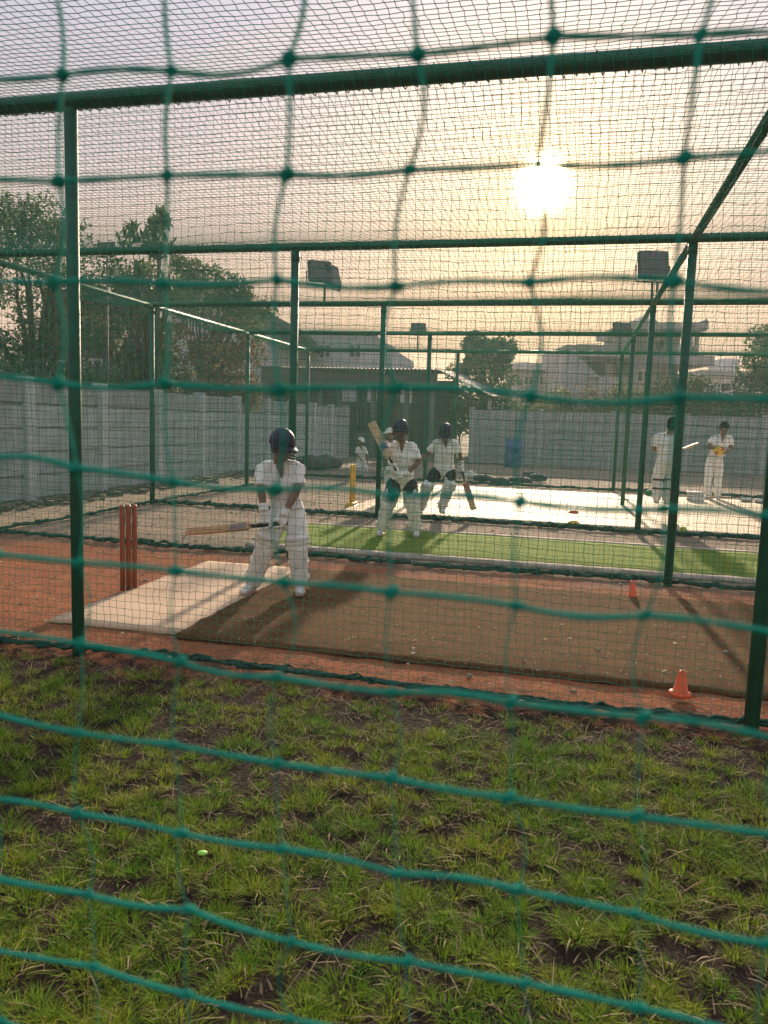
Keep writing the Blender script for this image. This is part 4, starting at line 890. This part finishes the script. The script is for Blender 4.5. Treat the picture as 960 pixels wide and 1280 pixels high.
# batter on the turf
d = 9.74
A, B = zp(Z2, 385, 425, d - .25), zp(Z2, 212, 86, d - .12); ax = (B - A)
person('batter on green turf resting a bat on his shoulder', Z2, d, dict(head=(388, 142, -.03), neck=(395, 200, .0), shL=(332, 232, .0), shR=(462, 232, .02), elL=(292, 318, -.06), wrL=(318, 375, -.20), elR=(494, 330, -.05), wrR=(415, 400, -.20),
    hipL=(362, 435, .04), hipR=(436, 435, .04), knL=(318, 560, -.03), knR=(455, 560, -.03), anL=(270, 732, .0), anR=(482, 735, .0), toL=(258, 765, -.16), toR=(480, 775, -.18)), .97, (-.1, -1), (-.1, -1), grip={'L': (A.lerp(B, .19), ax), 'R': (A.lerp(B, .07), ax)}, thigh=True)
bat('upright willow bat with blue lettering held by the batter on turf', A, B, (0, -1, 0), .108, .66, None, ('SS', .085, .60, math.radians(0)))
# helmeted batter on the slab looking down
d = 12.05
A, B = zp(Z2, 742, 335, d - .06), zp(Z2, 826, 612, d - .12); ax = (A - B)
person('helmeted batter looking down on the slab, bat hanging at his side', Z2, d, dict(head=(655, 150, -.06), neck=(655, 198, .0), shL=(602, 208, .0), shR=(710, 208, .0), elL=(550, 275, .02), wrL=(515, 318, -.06), elR=(744, 280, .0), wrR=(752, 338, -.02),
    hipL=(612, 375, .04), hipR=(682, 375, .04), knL=(545, 470, -.06), knR=(678, 470, -.05), anL=(505, 605, .12), anR=(632, 600, .0), toL=(490, 632, -.04), toR=(645, 640, -.2)), .98, (.0, -1), (.05, -1), grip={'R': (A.lerp(B, .10), ax)}, gloves='R', thigh=True, lean=.5)
bat('bat with red stickers hanging beside the helmeted batter', A, B, (-.2, -1, 0), .095, .68, [(.45, .85, M_red)])
# boy in a white cap behind the turf batter
d = 14.0
person('boy in white cap standing behind the batter on turf', Z2, d, dict(head=(322, 158, .0), neck=(332, 198, .0), shL=(298, 215, .0), shR=(366, 215, .0), elL=(290, 285, .0), wrL=(292, 335, -.05), elR=(378, 285, .0), wrR=(376, 335, -.05),
    hipL=(316, 370, .0), hipR=(352, 370, .0), knL=(316, 455, .0), knR=(354, 455, .0), anL=(316, 545, .0), anR=(355, 545, .0), toL=(308, 560, -.15), toR=(358, 560, -.15)), .84, (-.7, -.7), (-.2, -1), head='cap', pads=False, gloves='')
# boy bending far behind the yellow stumps
d = 19.7
person('boy in pale cap and pads bending far behind the yellow stumps', Z2, d, dict(head=(148, 196, -.06), neck=(150, 226, .0), shL=(128, 242, .0), shR=(170, 242, .0), elL=(124, 280, -.05), wrL=(150, 308, -.15), elR=(186, 285, -.05), wrR=(188, 318, -.12),
    hipL=(136, 318, .05), hipR=(160, 318, .05), knL=(136, 358, -.05), knR=(172, 360, -.05), anL=(140, 402, .0), anR=(170, 405, .0), toL=(132, 412, -.12), toR=(172, 415, -.12)), .74, (.6, -.8), (.4, -.9), head='cap', pads=True, gloves='', lean=.3)
# batter seen from behind, right
d = 12.45
A, B = zp(Z3, 442, 372, d + .05), zp(Z3, 573, 322, d + .42); ax = (A - B)
person('batter seen from behind with black pad straps by the right post', Z3, d, dict(head=(438, 228, .04), neck=(425, 266, .0), shL=(352, 290, .0), shR=(452, 290, .02), elL=(338, 350, .02), wrL=(372, 385, .20), elR=(474, 345, .06), wrR=(462, 366, .22),
    hipL=(375, 432, .0), hipR=(430, 432, .0), knL=(362, 525, .03), knR=(420, 525, .03), anL=(352, 628, .0), anR=(405, 632, .0), toL=(345, 640, .2), toR=(412, 640, .2)), .95, (.4, .9), (.15, 1), head='hair', grip={'R': (A.lerp(B, .10), ax)}, gloves='', straps_back=True)
bat('bat pointing right in the hand of the batter seen from behind', A, B, (0, .3, 1), .105, .66)
# man in white holding a round thing
d = 16.45
bp_ = zp(Z3, 694, 362, d - .26)
person('man in white looking down at a ball in his hands', Z3, d, dict(head=(720, 246, -.06), neck=(712, 284, .0), shL=(660, 297, .0), shR=(754, 297, .0), elL=(634, 345, -.05), wrL=(668, 352, -.24), elR=(756, 356, -.05), wrR=(722, 376, -.24),
    hipL=(646, 430, .03), hipR=(692, 430, .03), knL=(632, 520, -.02), knR=(690, 522, -.02), anL=(636, 608, .0), anR=(684, 616, .0), toL=(612, 618, -.12), toR=(688, 640, -.2)), 1.05, (-.25, -.95), (-.15, -1), head='hair', pads=False, gloves='', sleeve=.62, lean=.55,
    hands={'L': (Vector((.9, -.35, .1)), Vector((0, .2, 1))), 'R': (Vector((-.9, -.3, -.1)), Vector((0, .2, 1)))})
mb = MB(); mb.ell((0, 0, 0), (.105, .10, .10), None, 18, 12)
o = ob('ball', mb.mesh('ball', mat('yellow_red_ball', (.75, .55, .03), .5, (.55, .06, .03), 9, mid=(.48, .52), detail=1)), None, bp_); tag(o, 'yellow and red ball held by the man in white', 'ball')

# ------------------------------------------------------------------ coarse net right before the camera: the net of the lane the photographer stands beside
KN = [[(83, 97), (218, 92), (363, 76), (523, 70), (692, 48), (875, 46)], [(80, 230), (213, 222), (360, 219), (512, 213), (672, 206), (855, 198)], [(75, 355), (208, 356), (347, 350), (495, 358), (662, 353), (843, 352)],
      [(78, 480), (210, 480), (350, 487), (495, 485), (663, 495), (848, 497)], [(100, 585), (220, 602), (345, 612), (490, 621), (650, 628), (830, 637)], [(100, 703), (222, 713), (355, 728), (488, 742), (645, 760), (808, 772)],
      [(100, 805), (226, 827), (346, 846), (487, 868), (638, 883), (806, 903)], [(95, 918), (214, 932), (347, 955), (487, 975), (635, 1004), (797, 1030)], [(92, 1020), (223, 1045), (352, 1063), (495, 1095), (645, 1120), (795, 1155)],
      [(105, 1123), (232, 1142), (362, 1180), (508, 1205), (655, 1238), (800, 1275)], [(112, 1214), (228, 1250), (360, 1278), (520, 1312), (665, 1352), (815, 1392)]]
def to_plane(px, py):                                        # on the upright net plane t = NEAR_T
    r = ray(px, py); k = (C(0, NEAR_T).dot(CV)) / r.dot(CV); p = Vector((0, 0, H)) + r * k; return (p - CO).dot(CU), p.z
obs = np.array([[to_plane(*p) for p in row] for row in KN]); nr, nc = obs.shape[:2]
ii, jj = np.meshgrid(np.arange(nr), np.arange(nc), indexing='ij'); Amat = np.stack([np.ones(nr * nc), ii.ravel(), jj.ravel()], -1)
cs, _, _, _ = np.linalg.lstsq(Amat, obs[..., 0].ravel(), rcond=None); cz, _, _, _ = np.linalg.lstsq(Amat, obs[..., 1].ravel(), rcond=None)
i0, i1 = -int((HC - cz[0]) / -cz[1] * 1.0) if cz[1] < 0 else -30, nr + int((cz[0] + cz[1] * nr) / -cz[1])
i0, i1, j0, j1 = max(i0, -45), min(i1, nr + 40), -24, nc + 24
I, Jc = np.meshgrid(np.arange(i0, i1 + 1), np.arange(j0, j1 + 1), indexing='ij')
GS = cs[0] + cs[1] * I * 0 + cs[2] * Jc; GZ = cz[0] + cz[1] * I + cz[2] * Jc
GS = GS + cs[1] * np.clip(I, -4, nr + 3)
rs = obs[..., 0] - (cs[0] + cs[1] * ii + cs[2] * jj); rz = obs[..., 1] - (cz[0] + cz[1] * ii + cz[2] * jj)
ci, cj = np.clip(I, 0, nr - 1), np.clip(Jc, 0, nc - 1); fall = np.exp(-(np.abs(I - ci) + np.abs(Jc - cj)) / 5.0)
r2 = np.random.default_rng(9); outm = (I != ci) | (Jc != cj)
GS = GS + rs[ci, cj] * fall + r2.normal(0, .0035, I.shape) * outm; GZ = GZ + rz[ci, cj] * fall + r2.normal(0, .0035, I.shape) * outm
GT = NEAR_T + .010 * noise2(GS, GZ, 17, 9, 2)
GZ = np.clip(GZ, .006, HC)
KP = [[C(GS[a, b_], GT[a, b_], GZ[a, b_]) for b_ in range(I.shape[1])] for a in range(I.shape[0])]
nn = empty('coarse_net', 'coarse green knotted net hanging right before the camera', 'net', C(2.84, NEAR_T))
RN = .0015
def strand_pts(P, seed, bow):
    r = random.Random(seed); out = []
    for a, b_ in zip(P[:-1], P[1:]):
        d_ = b_ - a; s_ = Vector((0, 0, 1)) if abs(d_.z) < d_.length * .7 else CU; o_ = s_ * r.gauss(0, bow) + CV * r.gauss(0, bow * .6)
        for k_ in range(9): u = k_ / 9; out.append(a + d_ * u + o_ * math.sin(math.pi * u) * d_.length)
    return out + [P[-1]]
stuff = MB()
for a in range(I.shape[0]):
    P = strand_pts(KP[a], 1000 + a, .025)
    vis = -2 <= i0 + a <= nr + 1
    mb = MB() if vis else stuff; mb.loft(P, [RN * random.uniform(.78, 1.22) for _ in P], 7 if vis else 4, None, True, False)
    if vis: wpart('strand', mb.mesh('strand', M_near), nn)
for b_ in range(I.shape[1]):
    P = strand_pts([KP[a][b_] for a in range(I.shape[0])], 2000 + b_, .07)
    vis = -2 <= j0 + b_ <= nc + 1
    mb = MB() if vis else stuff; mb.loft(P, [RN * (.24 + .58 * min(1, max(0, (p_.z - 1.28) / .35))) * random.uniform(.88, 1.12) for p_ in P], 7 if vis else 4, None, True, False)
    if vis: wpart('strand', mb.mesh('strand', M_near), nn)
km_ = []
for q_ in range(4):
    mb = MB(); r = random.Random(q_)
    for n_ in range(3):
        P = []; ph = r.uniform(0, 6)
        for i_ in range(9):
            a = i_ / 8 * 5.2 + ph; P.append(Vector((math.cos(a) * .0024 * r.uniform(.8, 1.2), math.sin(a) * .0014 * (1 if n_ else -1), math.sin(a + n_ * 1.3) * .0019)))
        mb.loft(P, [RN * .8] * 9, 6)
    mb.ell((0, 0, 0), (.0026, .0022, .0022), None, 8, 6)
    km_.append(mb.mesh('knot', M_near))
nk_ = 0
for a in range(I.shape[0]):
    for b_ in range(I.shape[1]):
        ia, jb = i0 + a, j0 + b_
        if -2 <= ia <= nr + 1 and -3 <= jb <= nc + 2 and nk_ < 300:
            o = ob('knot', km_[nk_ % 4], nn, KP[a][b_] - Vector(nn.location), (random.uniform(-.3, .3), random.uniform(-.6, .6), ROTC)); s_ = random.uniform(.85, 1.2) * (.5 if (ia, jb) == (1, 4) else 1); o.scale = (s_, s_, s_); nk_ += 1
        else: stuff.ell(KP[a][b_], (.0045, .0035, .0042), None, 6, 4)
o = wpart('strand_field', stuff.mesh('strand_field', M_near), nn); o['kind'] = 'stuff'

# ------------------------------------------------------------------ evening dust in the air
hm = bpy.data.materials.new('dusty_air'); hm.use_nodes = True; t = hm.node_tree; t.nodes.clear()
po = t.nodes.new('ShaderNodeOutputMaterial'); pv = t.nodes.new('ShaderNodeVolumePrincipled'); pv.inputs['Color'].default_value = (.90, .94, .94, 1); pv.inputs['Density'].default_value = .0013; pv.inputs['Anisotropy'].default_value = .35
t.links.new(pv.outputs[0], po.inputs['Volume'])
mb = MB(); mb.box((-1600, -1600, -1.2), (1600, 1600, 14)); o = ob('haze', mb.mesh('haze', hm, False)); tag(o, 'thin evening dust haze over the whole ground', kind='stuff')
